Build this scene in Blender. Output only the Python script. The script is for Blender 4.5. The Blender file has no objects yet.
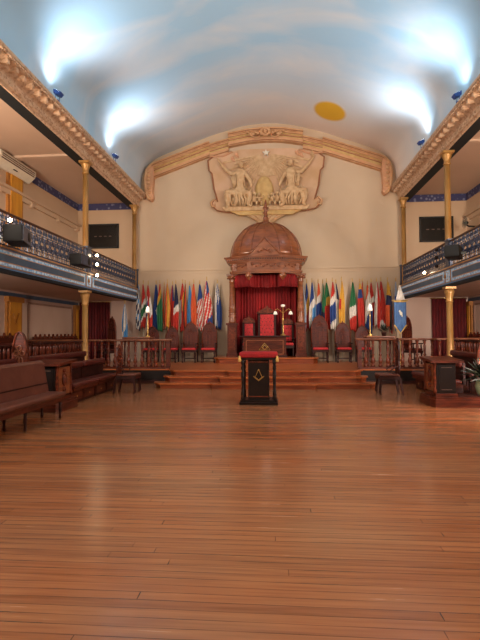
import bpy, bmesh, math, random
from mathutils import Vector, Matrix
random.seed(7)
PI = math.pi
C = bpy.context.scene.collection

# ------------------------------------------------------------------ materials
def srgb(r, g, b):
    f = lambda v: (v/255/12.92) if v/255 <= .04045 else ((v/255+.055)/1.055)**2.4
    return (f(r), f(g), f(b), 1)

def new_mat(name):
    m = bpy.data.materials.new(name); m.use_nodes = True
    nt = m.node_tree; return m, nt, nt.nodes['Principled BSDF']

def mat(name, col, rough=.5, metal=0, col2=None, scale=(6, 6, 6), bump=0, detail=4, emit=0, lo=.35, hi=.65, coat=0, bscale=None):
    m, nt, b = new_mat(name)
    N, L = nt.nodes, nt.links
    b.inputs['Roughness'].default_value = rough
    b.inputs['Metallic'].default_value = metal
    b.inputs['Coat Weight'].default_value = coat
    if 'wood' in name or 'mahogany' in name or 'leather' in name: b.inputs['Specular IOR Level'].default_value = .3
    c1 = srgb(*col); c2 = srgb(*col2) if col2 else tuple(x*.82 for x in c1[:3]) + (1,)
    tc = N.new('ShaderNodeTexCoord'); mp = N.new('ShaderNodeMapping'); mp.inputs['Scale'].default_value = scale
    L.new(tc.outputs['Object'], mp.inputs['Vector'])
    n = N.new('ShaderNodeTexNoise'); n.inputs['Scale'].default_value = 1; n.inputs['Detail'].default_value = detail
    L.new(mp.outputs[0], n.inputs['Vector'])
    r = N.new('ShaderNodeValToRGB')
    r.color_ramp.elements[0].position = lo; r.color_ramp.elements[0].color = c2
    r.color_ramp.elements[1].position = hi; r.color_ramp.elements[1].color = c1
    L.new(n.outputs['Fac'], r.inputs[0]); L.new(r.outputs[0], b.inputs['Base Color'])
    if bump:
        bn = N.new('ShaderNodeBump'); bn.inputs['Strength'].default_value = bump; bn.inputs['Distance'].default_value = .02
        L.new(n.outputs['Fac'], bn.inputs['Height']); L.new(bn.outputs[0], b.inputs['Normal'])
    if emit:
        b.inputs['Emission Color'].default_value = c1; b.inputs['Emission Strength'].default_value = emit
    return m

M = {}
M['wall'] = mat('wall_plaster', (203, 178, 150), .85, col2=(194, 168, 140), scale=(.5, .5, .35), detail=3)
M['gallery_wall'] = mat('gallery_plaster', (206, 176, 146), .85, col2=(198, 167, 136), scale=(.5, .5, .5), detail=3)
M['lower_wall'] = mat('lower_wall_plaster', (205, 176, 158), .8, col2=(192, 162, 142), scale=(.6, .6, .4), detail=3)
M['gallery_ceiling'] = mat('gallery_ceiling_paint', (206, 178, 156), .85, col2=(198, 170, 147), scale=(.5, .5, .5))
M['soffit'] = mat('soffit_paint', (205, 175, 150), .8, col2=(190, 160, 135), scale=(.5, .5, .5))
M['panel_line'] = mat('panel_line_paint', (158, 124, 106), .8)
M['ornament'] = mat('ornament_plaster', (212, 166, 122), .7, col2=(196, 144, 100), scale=(4, 4, 4), bump=.1)
M['ornament_dark'] = mat('ornament_brown_line', (158, 100, 64), .7)
M['ornament_pink'] = mat('ornament_pink_plaster', (214, 160, 122), .75, col2=(204, 150, 112), scale=(1.5, 1.5, 1.5))
M['ornament_gold'] = mat('ornament_ochre', (208, 172, 112), .65, col2=(190, 150, 92), scale=(5, 5, 5), bump=.15)
M['relief_fig'] = mat('relief_plaster', (214, 178, 136), .7, col2=(192, 152, 108), scale=(7, 7, 7), bump=.2)
M['relief_back'] = mat('relief_background', (212, 172, 140), .8, col2=(194, 154, 114), scale=(1.2, 1.2, 1.2))
M['cornice'] = mat('cornice_plaster', (208, 174, 142), .75, col2=(180, 142, 110), scale=(12, 12, 12), bump=.08, lo=.38, hi=.52)
M['black_beam'] = mat('black_beam_paint', (12, 20, 26), .8)
M['gold'] = mat('gold_paint', (180, 134, 74), .4, .3, col2=(150, 106, 52), scale=(3, 3, 1))
M['ochre'] = mat('ochre_marbling', (214, 150, 42), .6, col2=(176, 112, 28), scale=(3, 3, .8), detail=5)
M['ochre_dark'] = mat('ochre_dark', (170, 108, 40), .6)
M['blue_grey'] = mat('fascia_blue_grey', (70, 94, 116), .5)
M['fascia'] = mat('fascia_blue', (100, 142, 186), .5)
M['fascia_light'] = mat('fascia_pale_blue', (206, 232, 250), .5, col2=(130, 186, 232), scale=(14, 14, 14), lo=.45, hi=.55)
M['fascia_gold'] = mat('fascia_gold_line', (196, 150, 108), .5)
M['dark_iron'] = mat('dark_blue_iron', (54, 68, 96), .35, .2, col2=(34, 42, 64), scale=(9, 9, 9))
M['rail_brown'] = mat('rail_wood', (92, 58, 40), .4)
M['wood'] = mat('mahogany', (98, 40, 20), .4, col2=(58, 20, 10), scale=(3, 3, 22), bump=.03, coat=.05)
M['wood_x'] = mat('mahogany_carved', (120, 54, 30), .35, col2=(70, 26, 14), scale=(16, 16, 16), bump=.2)
M['wood_dark'] = mat('dark_wood', (60, 20, 12), .5, col2=(34, 11, 7), scale=(4, 4, 20), bump=.03)
M['wood_chair'] = mat('red_brown_chair_wood', (92, 34, 20), .5, col2=(58, 20, 12), scale=(4, 4, 20), bump=.03)
M['wood_black'] = mat('blackened_wood', (26, 15, 11), .38, coat=.15)
M['wood_canopy'] = mat('canopy_walnut', (148, 86, 52), .28, col2=(112, 60, 36), scale=(3, 3, 12), bump=.08, coat=.3)
M['wood_stair'] = mat('stair_wood', (180, 100, 54), .28, col2=(146, 76, 40), scale=(2, 22, 22), bump=.04, coat=.2)
M['wood_rail'] = mat('handrail_wood', (136, 84, 58), .3, col2=(96, 52, 34), scale=(3, 20, 20))
M['wood_riser'] = mat('riser_wood', (140, 66, 34), .4, col2=(100, 44, 22), scale=(2, 20, 20), bump=.04)
M['leather'] = mat('brown_leather', (106, 60, 46), .38, col2=(94, 50, 38), scale=(4, 4, 4), bump=.03)
M['leather_red'] = mat('oxblood_leather', (96, 40, 32), .42, col2=(72, 27, 22), scale=(14, 14, 14), bump=.04)
M['drape_red'] = mat('canopy_drape_red', (152, 14, 18), .85, col2=(112, 8, 12), scale=(3, 3, 1))
M['red_velvet'] = mat('red_velvet', (165, 16, 20), .8, col2=(140, 12, 16), scale=(10, 10, 10), bump=.1)
M['red_seat'] = mat('red_seat_fabric', (196, 42, 44), .7, col2=(165, 28, 32), scale=(20, 20, 20), bump=.15)
M['curtain'] = mat('dark_red_curtain', (104, 14, 16), .8, col2=(76, 8, 12), scale=(8, 8, 3))
M['glass_dark'] = mat('dark_board', (22, 20, 18), .25)
M['white'] = mat('white_plastic', (228, 220, 200), .4, col2=(220, 210, 190))
M['grey'] = mat('grey_vent', (110, 80, 66), .6)
M['black'] = mat('black_plastic', (22, 19, 17), .6, bump=.1)
M['brass'] = mat('brass', (200, 160, 90), .3, .8)
M['globe'] = mat('milk_glass', (248, 240, 225), .3, emit=.15)
M['bulb'] = mat('lit_bulb', (255, 225, 180), .3, emit=60)
M['lens'] = mat('flood_lens', (235, 244, 255), .2, emit=12)
M['flood_blue'] = mat('floodlight_blue', (42, 82, 160), .4)
M['leaf'] = mat('dark_leaf', (44, 52, 34), .5, col2=(26, 30, 20))
M['leaf_grey'] = mat('grey_leaf', (112, 112, 104), .5)
M['pale_green'] = mat('pale_green_glaze', (176, 190, 150), .4)
M['flower'] = mat('pink_petal', (214, 140, 112), .6)
M['pole'] = mat('flag_pole_wood', (176, 160, 138), .5)
M['cord'] = mat('gold_cord', (222, 176, 96), .6)
M['lens_dark'] = mat('unlit_lens_brown', (40, 20, 14), .8)  # dark brown of the unlit spotlight lenses
FC = {}
def flagcol(k):
    cols = dict(r=(190, 46, 32), w=(220, 210, 198), b=(34, 62, 124), l=(74, 134, 184), y=(214, 160, 56), g=(40, 108, 64), o=(206, 86, 40),
                n=(30, 34, 66), t=(186, 152, 116), k=(40, 28, 26), c=(150, 160, 176))
    if k not in FC: FC[k] = mat('cloth_' + k, cols[k], .8, col2=tuple(int(v*.9) for v in cols[k]), scale=(9, 9, 9))
    return FC[k]

def make_floor_mat():
    m, nt, b = new_mat('wood_plank_floor'); N, L = nt.nodes, nt.links
    tc = N.new('ShaderNodeTexCoord')
    br = N.new('ShaderNodeTexBrick'); br.offset = 0; br.squash = 1
    br.inputs['Scale'].default_value = 1; br.inputs['Brick Width'].default_value = 3.4; br.inputs['Row Height'].default_value = .079
    br.inputs['Mortar Size'].default_value = .0035; br.inputs['Mortar Smooth'].default_value = .3; br.inputs['Bias'].default_value = 0
    br.inputs['Color1'].default_value = (0, 0, 0, 1); br.inputs['Color2'].default_value = (1, 1, 1, 1); br.inputs['Mortar'].default_value = (.5, .5, .5, 1)
    wn = N.new('ShaderNodeTexNoise'); wn.inputs['Scale'].default_value = .8
    ad = N.new('ShaderNodeVectorMath'); ad.operation = 'MULTIPLY_ADD'; ad.inputs[1].default_value = (0, .03, 0)
    L.new(tc.outputs['Object'], wn.inputs['Vector']); L.new(wn.outputs['Color'], ad.inputs[0]); L.new(tc.outputs['Object'], ad.inputs[2])
    # every row of boards starts at its own place
    sy = N.new('ShaderNodeSeparateXYZ'); L.new(ad.outputs[0], sy.inputs[0])
    dv = N.new('ShaderNodeMath'); dv.operation = 'DIVIDE'; L.new(sy.outputs['Y'], dv.inputs[0]); dv.inputs[1].default_value = .079
    fl = N.new('ShaderNodeMath'); fl.operation = 'FLOOR'; L.new(dv.outputs[0], fl.inputs[0])
    wh = N.new('ShaderNodeTexWhiteNoise'); wh.noise_dimensions = '1D'; L.new(fl.outputs[0], wh.inputs['W'])
    ma = N.new('ShaderNodeMath'); ma.operation = 'MULTIPLY_ADD'; L.new(wh.outputs['Value'], ma.inputs[0]); ma.inputs[1].default_value = 3.4; L.new(sy.outputs['X'], ma.inputs[2])
    cb = N.new('ShaderNodeCombineXYZ'); L.new(ma.outputs[0], cb.inputs[0]); L.new(sy.outputs['Y'], cb.inputs[1])
    L.new(cb.outputs[0], br.inputs['Vector'])
    def noise(sc, det=4):
        mp = N.new('ShaderNodeMapping'); mp.inputs['Scale'].default_value = sc
        n = N.new('ShaderNodeTexNoise'); n.inputs['Scale'].default_value = 1; n.inputs['Detail'].default_value = det
        L.new(tc.outputs['Object'], mp.inputs['Vector']); L.new(mp.outputs[0], n.inputs['Vector']); return n
    grain = noise((1.6, 34, 1), 6); big = noise((.45, .8, 1), 3); seamn = noise((1.3, 11, 1), 4)
    r1 = N.new('ShaderNodeValToRGB'); e = r1.color_ramp.elements
    e[0].position = 0; e[0].color = srgb(124, 72, 42); e[1].position = 1; e[1].color = srgb(184, 120, 76)
    L.new(br.outputs['Color'], r1.inputs[0])
    r2 = N.new('ShaderNodeValToRGB'); e = r2.color_ramp.elements
    e[0].position = .3; e[0].color = srgb(92, 54, 34); e[1].position = .7; e[1].color = srgb(204, 140, 90)
    L.new(grain.outputs['Fac'], r2.inputs[0])
    r3 = N.new('ShaderNodeValToRGB'); e = r3.color_ramp.elements
    e[0].position = .35; e[0].color = srgb(170, 88, 44); e[1].position = .65; e[1].color = srgb(162, 122, 92)
    L.new(big.outputs['Fac'], r3.inputs[0])
    def mix(f, a, b_):
        x = N.new('ShaderNodeMix'); x.data_type = 'RGBA'
        if isinstance(f, float): x.inputs[0].default_value = f
        else: L.new(f, x.inputs[0])
        L.new(a, x.inputs[6])
        if isinstance(b_, tuple): x.inputs[7].default_value = b_
        else: L.new(b_, x.inputs[7])
        return x.outputs[2]
    c = mix(.42, r1.outputs[0], r2.outputs[0]); c = mix(.35, c, r3.outputs[0])
    sr = N.new('ShaderNodeMapRange'); sr.inputs[1].default_value = .42; sr.inputs[2].default_value = .66; sr.inputs[3].default_value = .32
    L.new(seamn.outputs['Fac'], sr.inputs[0])
    mu = N.new('ShaderNodeMath'); mu.operation = 'MULTIPLY'; L.new(sr.outputs[0], mu.inputs[0]); L.new(br.outputs['Fac'], mu.inputs[1])
    c = mix(mu.outputs[0], c, srgb(40, 18, 10))
    L.new(c, b.inputs['Base Color'])
    b.inputs['Coat Weight'].default_value = .25; b.inputs['Coat Roughness'].default_value = .18
    rr = N.new('ShaderNodeMapRange'); rr.inputs[3].default_value = .16; rr.inputs[4].default_value = .32
    L.new(grain.outputs['Fac'], rr.inputs[0]); L.new(rr.outputs[0], b.inputs['Roughness'])
    bp = N.new('ShaderNodeBump'); bp.inputs['Strength'].default_value = .25; bp.inputs['Distance'].default_value = .01
    h = N.new('ShaderNodeMath'); h.operation = 'SUBTRACT'; L.new(grain.outputs['Fac'], h.inputs[0]); L.new(mu.outputs[0], h.inputs[1])
    L.new(h.outputs[0], bp.inputs['Height']); L.new(bp.outputs[0], b.inputs['Normal'])
    return m
M['floor'] = make_floor_mat()

SUN = (2.25, 15.9, .52, .62)   # painted sun on the vault: centre x, y and half sizes
def make_vault_mat():
    m, nt, b = new_mat('painted_sky_vault'); N, L = nt.nodes, nt.links
    b.inputs['Roughness'].default_value = .75
    tc = N.new('ShaderNodeTexCoord')
    mp = N.new('ShaderNodeMapping'); mp.inputs['Scale'].default_value = (.33, .75, .4); mp.inputs['Rotation'].default_value = (0, 0, .25)
    n = N.new('ShaderNodeTexNoise'); n.inputs['Scale'].default_value = 1; n.inputs['Detail'].default_value = 4; n.inputs['Distortion'].default_value = .4
    L.new(tc.outputs['Object'], mp.inputs['Vector']); L.new(mp.outputs[0], n.inputs['Vector'])
    r = N.new('ShaderNodeValToRGB'); e = r.color_ramp.elements
    e[0].position = .44; e[0].color = srgb(158, 192, 214); e[1].position = .78; e[1].color = srgb(208, 208, 208)
    L.new(n.outputs['Fac'], r.inputs[0])
    # painted haze close to the gable, with a warm glow put into its colour
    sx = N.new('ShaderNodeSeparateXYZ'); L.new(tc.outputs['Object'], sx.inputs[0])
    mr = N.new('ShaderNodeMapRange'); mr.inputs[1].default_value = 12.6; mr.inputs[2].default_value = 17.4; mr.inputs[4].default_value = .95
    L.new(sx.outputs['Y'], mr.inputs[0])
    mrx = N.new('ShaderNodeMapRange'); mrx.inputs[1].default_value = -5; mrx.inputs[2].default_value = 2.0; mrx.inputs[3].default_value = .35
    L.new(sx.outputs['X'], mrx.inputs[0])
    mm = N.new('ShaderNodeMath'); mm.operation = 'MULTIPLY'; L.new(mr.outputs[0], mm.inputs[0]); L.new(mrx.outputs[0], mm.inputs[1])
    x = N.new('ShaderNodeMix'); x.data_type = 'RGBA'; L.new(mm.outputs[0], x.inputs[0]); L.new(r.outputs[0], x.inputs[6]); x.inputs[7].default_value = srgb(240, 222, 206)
    # painted sun
    def lin(sock, c0, s):
        a = N.new('ShaderNodeMath'); a.operation = 'SUBTRACT'; L.new(sock, a.inputs[0]); a.inputs[1].default_value = c0
        d = N.new('ShaderNodeMath'); d.operation = 'DIVIDE'; L.new(a.outputs[0], d.inputs[0]); d.inputs[1].default_value = s
        p = N.new('ShaderNodeMath'); p.operation = 'MULTIPLY'; L.new(d.outputs[0], p.inputs[0]); L.new(d.outputs[0], p.inputs[1]); return p.outputs[0]
    s = N.new('ShaderNodeMath'); L.new(lin(sx.outputs['X'], SUN[0], SUN[2]), s.inputs[0]); L.new(lin(sx.outputs['Y'], SUN[1], SUN[3]), s.inputs[1])
    mr2 = N.new('ShaderNodeMapRange'); mr2.inputs[1].default_value = 1.25; mr2.inputs[2].default_value = .8
    L.new(s.outputs[0], mr2.inputs[0])
    x2 = N.new('ShaderNodeMix'); x2.data_type = 'RGBA'; L.new(mr2.outputs[0], x2.inputs[0]); L.new(x.outputs[2], x2.inputs[6]); x2.inputs[7].default_value = srgb(222, 172, 40)
    L.new(x2.outputs[2], b.inputs['Base Color'])
    return m
M['vault'] = make_vault_mat()

def make_frieze_mat():
    m, nt, b = new_mat('blue_frieze_paint'); N, L = nt.nodes, nt.links
    b.inputs['Roughness'].default_value = .7
    tc = N.new('ShaderNodeTexCoord'); v = N.new('ShaderNodeTexVoronoi'); v.inputs['Scale'].default_value = 7
    L.new(tc.outputs['Object'], v.inputs['Vector'])
    r = N.new('ShaderNodeValToRGB'); e = r.color_ramp.elements
    e[0].position = .2; e[0].color = srgb(128, 132, 160); e[1].position = .4; e[1].color = srgb(62, 62, 104)
    L.new(v.outputs['Distance'], r.inputs[0]); L.new(r.outputs[0], b.inputs['Base Color'])
    return m
M['frieze'] = make_frieze_mat()

# ------------------------------------------------------------------ mesh builder
class MB:
    def __init__(s): s.bm = bmesh.new(); s.mats = []
    def mi(s, m):
        m = M[m] if isinstance(m, str) else m
        if m is None: return 0
        if m not in s.mats: s.mats.append(m)
        return s.mats.index(m)
    def faces(s, vs, fs, m=None, smooth=False):
        i = s.mi(m) if m is not None else 0
        V = [s.bm.verts.new(v) for v in vs]
        for f in fs:
            try:
                F = s.bm.faces.new([V[k] for k in f]); F.material_index = i; F.smooth = smooth
            except ValueError: pass
        return s
    def box(s, x0, x1, y0, y1, z0, z1, m=None):
        vs = [(x, y, z) for x in (x0, x1) for y in (y0, y1) for z in (z0, z1)]
        return s.faces(vs, [(0, 1, 3, 2), (4, 6, 7, 5), (0, 4, 5, 1), (2, 3, 7, 6), (0, 2, 6, 4), (1, 5, 7, 3)], m)
    def bbox(s, x0, x1, y0, y1, z0, z1, r=.02, m=None):      # box with rounded edges
        t = bmesh.new(); bmesh.ops.create_cube(t, size=1)
        for v in t.verts: v.co = Vector(((x0+x1)/2+v.co.x*(x1-x0), (y0+y1)/2+v.co.y*(y1-y0), (z0+z1)/2+v.co.z*(z1-z0)))
        bmesh.ops.bevel(t, geom=t.edges[:], offset=min(r, .49*min(x1-x0, y1-y0, z1-z0)), segments=3, affect='EDGES', profile=.5)
        return s._take(t, m, True)
    def _take(s, t, m, smooth):
        t.verts.ensure_lookup_table(); t.verts.index_update()
        s.faces([v.co.copy() for v in t.verts], [[v.index for v in f.verts] for f in t.faces], m, smooth); t.free(); return s
    def prism(s, pts, a, b, axis='y', m=None, smooth=False):  # polygon pts (2-D) extruded from a to b along the axis
        def q(p, t):
            return {'y': (p[0], t, p[1]), 'x': (t, p[0], p[1]), 'z': (p[0], p[1], t)}[axis]
        n = len(pts); vs = [q(p, a) for p in pts]+[q(p, b) for p in pts]
        fs = [(i, (i+1) % n, n+(i+1) % n, n+i) for i in range(n)]
        s.faces(vs, fs, m, smooth)
        V = [q(p, a) for p in pts]; W = [q(p, b) for p in pts]
        s.faces(V, [tuple(range(n))], m); s.faces(W, [tuple(range(n))], m); return s
    def lathe(s, prof, cx=0, cy=0, n=12, m=None, smooth=True, sx=1, sy=1, rot=0):
        vs = []; fs = []
        for r, z in prof:
            for k in range(n):
                a = 2*PI*k/n+rot; vs.append((cx+r*sx*math.cos(a), cy+r*sy*math.sin(a), z))
        for j in range(len(prof)-1):
            for k in range(n):
                fs.append((j*n+k, j*n+(k+1) % n, (j+1)*n+(k+1) % n, (j+1)*n+k))
        fs.append(tuple(range(n))); fs.append(tuple((len(prof)-1)*n+k for k in range(n)))
        return s.faces(vs, fs, m, smooth)
    def tube(s, pts, r, n=6, m=None, smooth=True):
        pts = [Vector(p) for p in pts]; vs = []; fs = []
        rs = r if isinstance(r, (list, tuple)) else [r]*len(pts)
        up = None
        for i, p in enumerate(pts):
            d = (pts[min(i+1, len(pts)-1)]-pts[max(i-1, 0)]).normalized()
            if up is None: up = d.orthogonal().normalized()
            up = (up-d*up.dot(d)); up = up.normalized() if up.length > 1e-5 else d.orthogonal().normalized()
            w = d.cross(up)
            for k in range(n):
                a = 2*PI*k/n; vs.append(p+(up*math.cos(a)+w*math.sin(a))*rs[i])
        for j in range(len(pts)-1):
            for k in range(n):
                fs.append((j*n+k, j*n+(k+1) % n, (j+1)*n+(k+1) % n, (j+1)*n+k))
        fs.append(tuple(range(n))); fs.append(tuple((len(pts)-1)*n+k for k in range(n)))
        return s.faces(vs, fs, m, smooth)
    def ball(s, c, r, m=None, u=10, v=7):
        r = (r, r, r) if not isinstance(r, tuple) else r
        t = bmesh.new(); bmesh.ops.create_uvsphere(t, u_segments=u, v_segments=v, radius=1)
        for q in t.verts: q.co = Vector((c[0]+q.co.x*r[0], c[1]+q.co.y*r[1], c[2]+q.co.z*r[2]))
        return s._take(t, m, True)
    def xf(s, mtx):
        bmesh.ops.transform(s.bm, matrix=mtx, verts=s.bm.verts[:]); return s
    def build(s, name, m=None, parent=None, loc=None, kind=None, label=None):
        bmesh.ops.recalc_face_normals(s.bm, faces=s.bm.faces[:])
        me = bpy.data.meshes.new(name); s.bm.to_mesh(me); s.bm.free()
        for x in s.mats: me.materials.append(x)
        if not s.mats: me.materials.append(M[m] if isinstance(m, str) else m)
        o = bpy.data.objects.new(name, me); C.objects.link(o)
        if parent: o.parent = parent
        if loc: o.location = loc
        if kind: o['kind'] = kind
        if label: o['label'] = label
        return o

def thing(name, label, cat, loc=(0, 0, 0), rz=0, group=None):
    o = bpy.data.objects.new(name, None); C.objects.link(o); o.empty_display_size = .1
    o.location = loc; o.rotation_euler = (0, 0, rz); o['label'] = label; o['category'] = cat
    if group: o['group'] = group
    return o
def tag(o, label, cat, group=None, kind=None):
    o['label'] = label; o['category'] = cat
    if group: o['group'] = group
    if kind: o['kind'] = kind
    return o
def struct(o): o['kind'] = 'structure'; return o
KIDS = {}
def dup(root, loc, rz=None, label=None, group=None, sx=None):
    def cp(o, par):
        c = o.copy(); C.objects.link(c)
        if par: c.parent = par
        for ch in [k for k in bpy.data.objects if k.parent == o]: cp(ch, c)
        return c
    r = cp(root, None); r.location = loc
    if rz is not None: r.rotation_euler = (0, 0, rz)
    if label: r['label'] = label
    if group: r['group'] = group
    if sx: r.scale = sx
    return r

# ------------------------------------------------------------------ the room shell
HW, YB, YF = 7.42, 17.6, -4.0
struct(MB().box(-HW, HW, YF, YB, -.1, 0).build('floor', 'floor'))
wb = MB(); wb.box(-4.98, 4.98, YB, YB+.2, 0, 9.7, 'wall')
for s in (-1, 1):
    a, b = sorted((s*4.98, s*(HW+.2)))
    wb.box(a, b, YB, YB+.2, 0, 2.95, 'lower_wall'); wb.box(a, b, YB, YB+.2, 2.95, 9.7, 'gallery_wall')
struct(wb.build('wall_back'))
for s, nm in ((-1, 'left'), (1, 'right')):
    w = MB(); a, b = sorted((s*HW, s*(HW+.2)))
    w.box(a, b, YF, YB, 0, 2.8, 'lower_wall'); w.box(a, b, YF, YB, 2.8, 6.8, 'gallery_wall')
    # recessed panel outlines of the lower wall
    for y0, y1 in ((5.0, 8.0), (8.6, 12.3), (13.95, 17.1)):
        a, b = sorted((s*(HW-.02), s*HW))
        for z0, z1 in ((.9, .96), (2.44, 2.5)): w.box(a, b, y0, y1, z0, z1, 'panel_line')
        for yy in (y0, y1): w.box(a, b, yy-.05, yy+.05, .96, 2.44, 'panel_line')
    struct(w.build('wall_'+nm))
struct(MB().box(-HW-.2, HW+.2, YF-.2, YF, 0, 9.9).build('wall_front', 'wall'))

# vault
prof = [(4.9, 6.78), (4.88, 7.2), (4.82, 7.65), (4.66, 8.02), (4.3, 8.32), (3.8, 8.54), (3.1, 8.8), (2.3, 9.09), (1.5, 9.33), (.75, 9.5), (0, 9.55)]
def catm(P, k=5):
    out = []
    for i in range(len(P)-1):
        p0, p1, p2, p3 = P[max(i-1, 0)], P[i], P[i+1], P[min(i+2, len(P)-1)]
        for j in range(k):
            t = j/k
            out.append(tuple(.5*(2*p1[d]+(p2[d]-p0[d])*t+(2*p0[d]-5*p1[d]+4*p2[d]-p3[d])*t*t+(3*p1[d]-p0[d]-3*p2[d]+p3[d])*t**3) for d in range(len(p1))))
    out.append(P[-1]); return out
full = [(-x, z) for x, z in prof]+[(x, z) for x, z in prof[-2::-1]]
full = catm(full, 4)
outer = [(x*1.02+(.15 if x > 0 else -.15)*(1 if abs(x) > 4 else 0), z+.2) for x, z in full]
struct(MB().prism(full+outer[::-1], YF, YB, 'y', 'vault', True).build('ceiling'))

def side(s, x0, x1): return sorted((s*x0, s*x1))
for s, nm in ((-1, 'left'), (1, 'right')):
    a, b = side(s, 5.2, HW)
    g = MB().box(a, b, YF, YB, 6.62, 6.8, 'gallery_ceiling')
    for yy in (8.1, 12.7):
        a, b = side(s, 5.3, HW); g.box(a, b, yy-.12, yy+.12, 6.56, 6.62, 'gallery_ceiling')
    struct(g.build('ceiling_gallery_'+nm))
    # black beam
    a, b = side(s, 5.03, 5.34); struct(MB().box(a, b, YF, YB, 6.41, 6.66).build('trim_%d' % (1 if s < 0 else 2), 'black_beam'))
    # carved cornice
    cp = [(5.03, 6.41), (5.0, 6.41), (4.99, 6.46), (4.95, 6.48), (4.95, 6.62), (4.92, 6.66), (4.86, 6.7), (4.84, 6.74), (4.76, 6.77), (4.7, 6.78), (4.69, 6.83), (4.65, 6.85), (4.64, 6.9), (5.1, 6.9), (5.1, 6.66), (5.03, 6.66)]
    c = MB().prism([(s*x, z) for x, z in cp], YF, YB, 'y', 'cornice')
    y = 5.0
    while y < 17.5:
        a, b = side(s, 4.72, 4.9); c.box(a, b, y, y+.09, 6.685, 6.77, 'cornice')               # modillion
        c.ball((s*4.76, y+.045, 6.70), (.035, .04, .035), 'cornice', 6, 4)
        c.ball((s*4.945, y+.15, 6.55), (.02, .05, .035), 'cornice', 7, 5)                       # acanthus rosettes
        c.ball((s*4.945, y+.05, 6.585), (.016, .03, .02), 'cornice', 6, 4)
        c.ball((s*4.945, y+.25, 6.51), (.016, .03, .02), 'cornice', 6, 4)
        c.ball((s*4.99, y+.0, 6.44), (.012, .025, .014), 'cornice', 6, 4); c.ball((s*4.99, y+.15, 6.44), (.012, .025, .014), 'cornice', 6, 4)
        for q in range(3): a, b = side(s, 4.655, 4.69); c.box(a, b, y+q*.1, y+q*.1+.06, 6.79, 6.825, 'cornice')
        y += .3
    struct(c.build('trim_%d' % (3 if s < 0 else 4)))
    # frieze around the gallery, top of wall
    f = MB(); a, b = side(s, HW-.015, HW); f.box(a, b, YF, YB, 6.36, 6.62, 'frieze')
    a, b = side(s, 5.2, HW-.015); f.box(a, b, YB-.015, YB, 6.36, 6.62, 'frieze')
    struct(f.build('trim_%d' % (5 if s < 0 else 6)))
    # grey band at the top of the lower wall
    a, b = side(s, HW-.02, HW); struct(MB().box(a, b, YF, YB, 2.6, 2.72).build('trim_%d' % (7 if s < 0 else 8), 'blue_grey'))
    # picture rail with brackets
    p = MB(); a, b = side(s, HW-.08, HW); p.box(a, b, YF, YB, 5.56, 5.7, 'gallery_wall'); a, b = side(s, HW-.17, HW); p.box(a, b, YF, YB, 5.7, 5.77, 'gallery_wall')
    for yy in (8.4, 10.4, 12.3, 14.0, 15.8, 17.3): a, b = side(s, HW-.1, HW); p.box(a, b, yy-.05, yy+.05, 5.5, 5.66, 'gallery_wall')
    struct(p.build('trim_%d' % (9 if s < 0 else 10)))
    # ochre pilasters
    for z0, z1 in ((0, 2.6), (2.95, 6.36)):
        for y0, y1 in ((12.7, 13.5), (17.2, 17.6)):
            if z0 > 2 and y0 > 15: continue
            pl = MB(); a, b = side(s, HW-.07, HW); pl.box(a, b, y0, y1, z0, z1, 'ochre_dark'); a, b = side(s, HW-.1, HW-.07)
            pl.box(a, b, y0+.12, y1-.1, z0, z1, 'ochre'); a, b = side(s, HW-.14, HW); pl.box(a, b, y0-.03, y1, z1-.16, z1, 'ochre_dark')
            if y0 < 15 and z0 == 0:
                pl.tube([(s*(HW-.11), 12.95, 2.1), (s*(HW-.11), 13.08, 1.8), (s*(HW-.11), 13.24, 2.12)], .02, 5, 'ochre_dark')
            struct(pl.build('trim_11'))
bb = MB().box(-4.9, 4.9, YB-.03, YB, 3.92, 3.97, 'wall').box(-4.9, 4.9, YB-.015, YB, 3.80, 3.83, 'wall')
struct(bb.build('trim_12'))
for s, nm in ((-1, 'left'), (1, 'right')):
    a, b = side(s, HW-.03, HW); struct(MB().box(a, b, YF, YB, 0, .25).build('baseboard_'+nm, 'wood_dark'))

# ------------------------------------------------------------------ stage and steps
nose = lambda mb, pts, z: mb.prism(pts, z-.04, z, 'z', 'wood_stair')
def bow(y, w, cw, off):       # front outline of a step: recessed flanks and a projecting centre
    return [(-w-.0, y+.35), (-w+.22, y), (-cw, y), (-cw+.06, y-off), (cw-.06, y-off), (cw, y), (w-.22, y), (w, y+.35)]
def slab(y, w, cw, off, z0, z1, back, name):
    m = MB(); o = bow(y, w, cw, off)
    m.prism(o+[(w, back), (-w, back)], z0, z1-.04, 'z', 'wood_riser')
    o2 = bow(y-.04, w+.04, cw+.03, off); m.prism(o2+[(w+.04, back), (-w-.04, back)], z1-.04, z1, 'z', 'wood_stair')
    return struct(m.build(name))
slab(12.42, 3.02, 1.42, .1, 0, .145, 12.9, 'stage_step')
slab(12.76, 2.84, 1.25, .1, .0, .29, 13.3, 'stage_step')
slab(13.12, 2.76, 1.05, .1, .0, .435, 13.72, 'stage_step')
st = MB().box(-HW, HW, 13.68, YB, 0, .395, 'wood_black').box(-HW, HW, 13.64, YB, .395, .435, 'wood_stair')
st.box(-HW, -2.8, 13.63, 13.68, .0, .1, 'wood_dark').box(2.8, HW, 13.63, 13.68, .0, .1, 'wood_dark')
struct(st.build('stage_floor'))
struct(MB().prism([(-1.78, YB), (-1.78, 16.2), (-1.62, 16.0), (1.62, 16.0), (1.78, 16.2), (1.78, YB)], .435, .6, 'z', 'wood_riser')
       .prism([(-1.82, YB), (-1.82, 16.16), (-1.65, 15.96), (1.65, 15.96), (1.82, 16.16), (1.82, YB)], .6, .64, 'z', 'wood_stair').build('dais_floor'))

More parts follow.
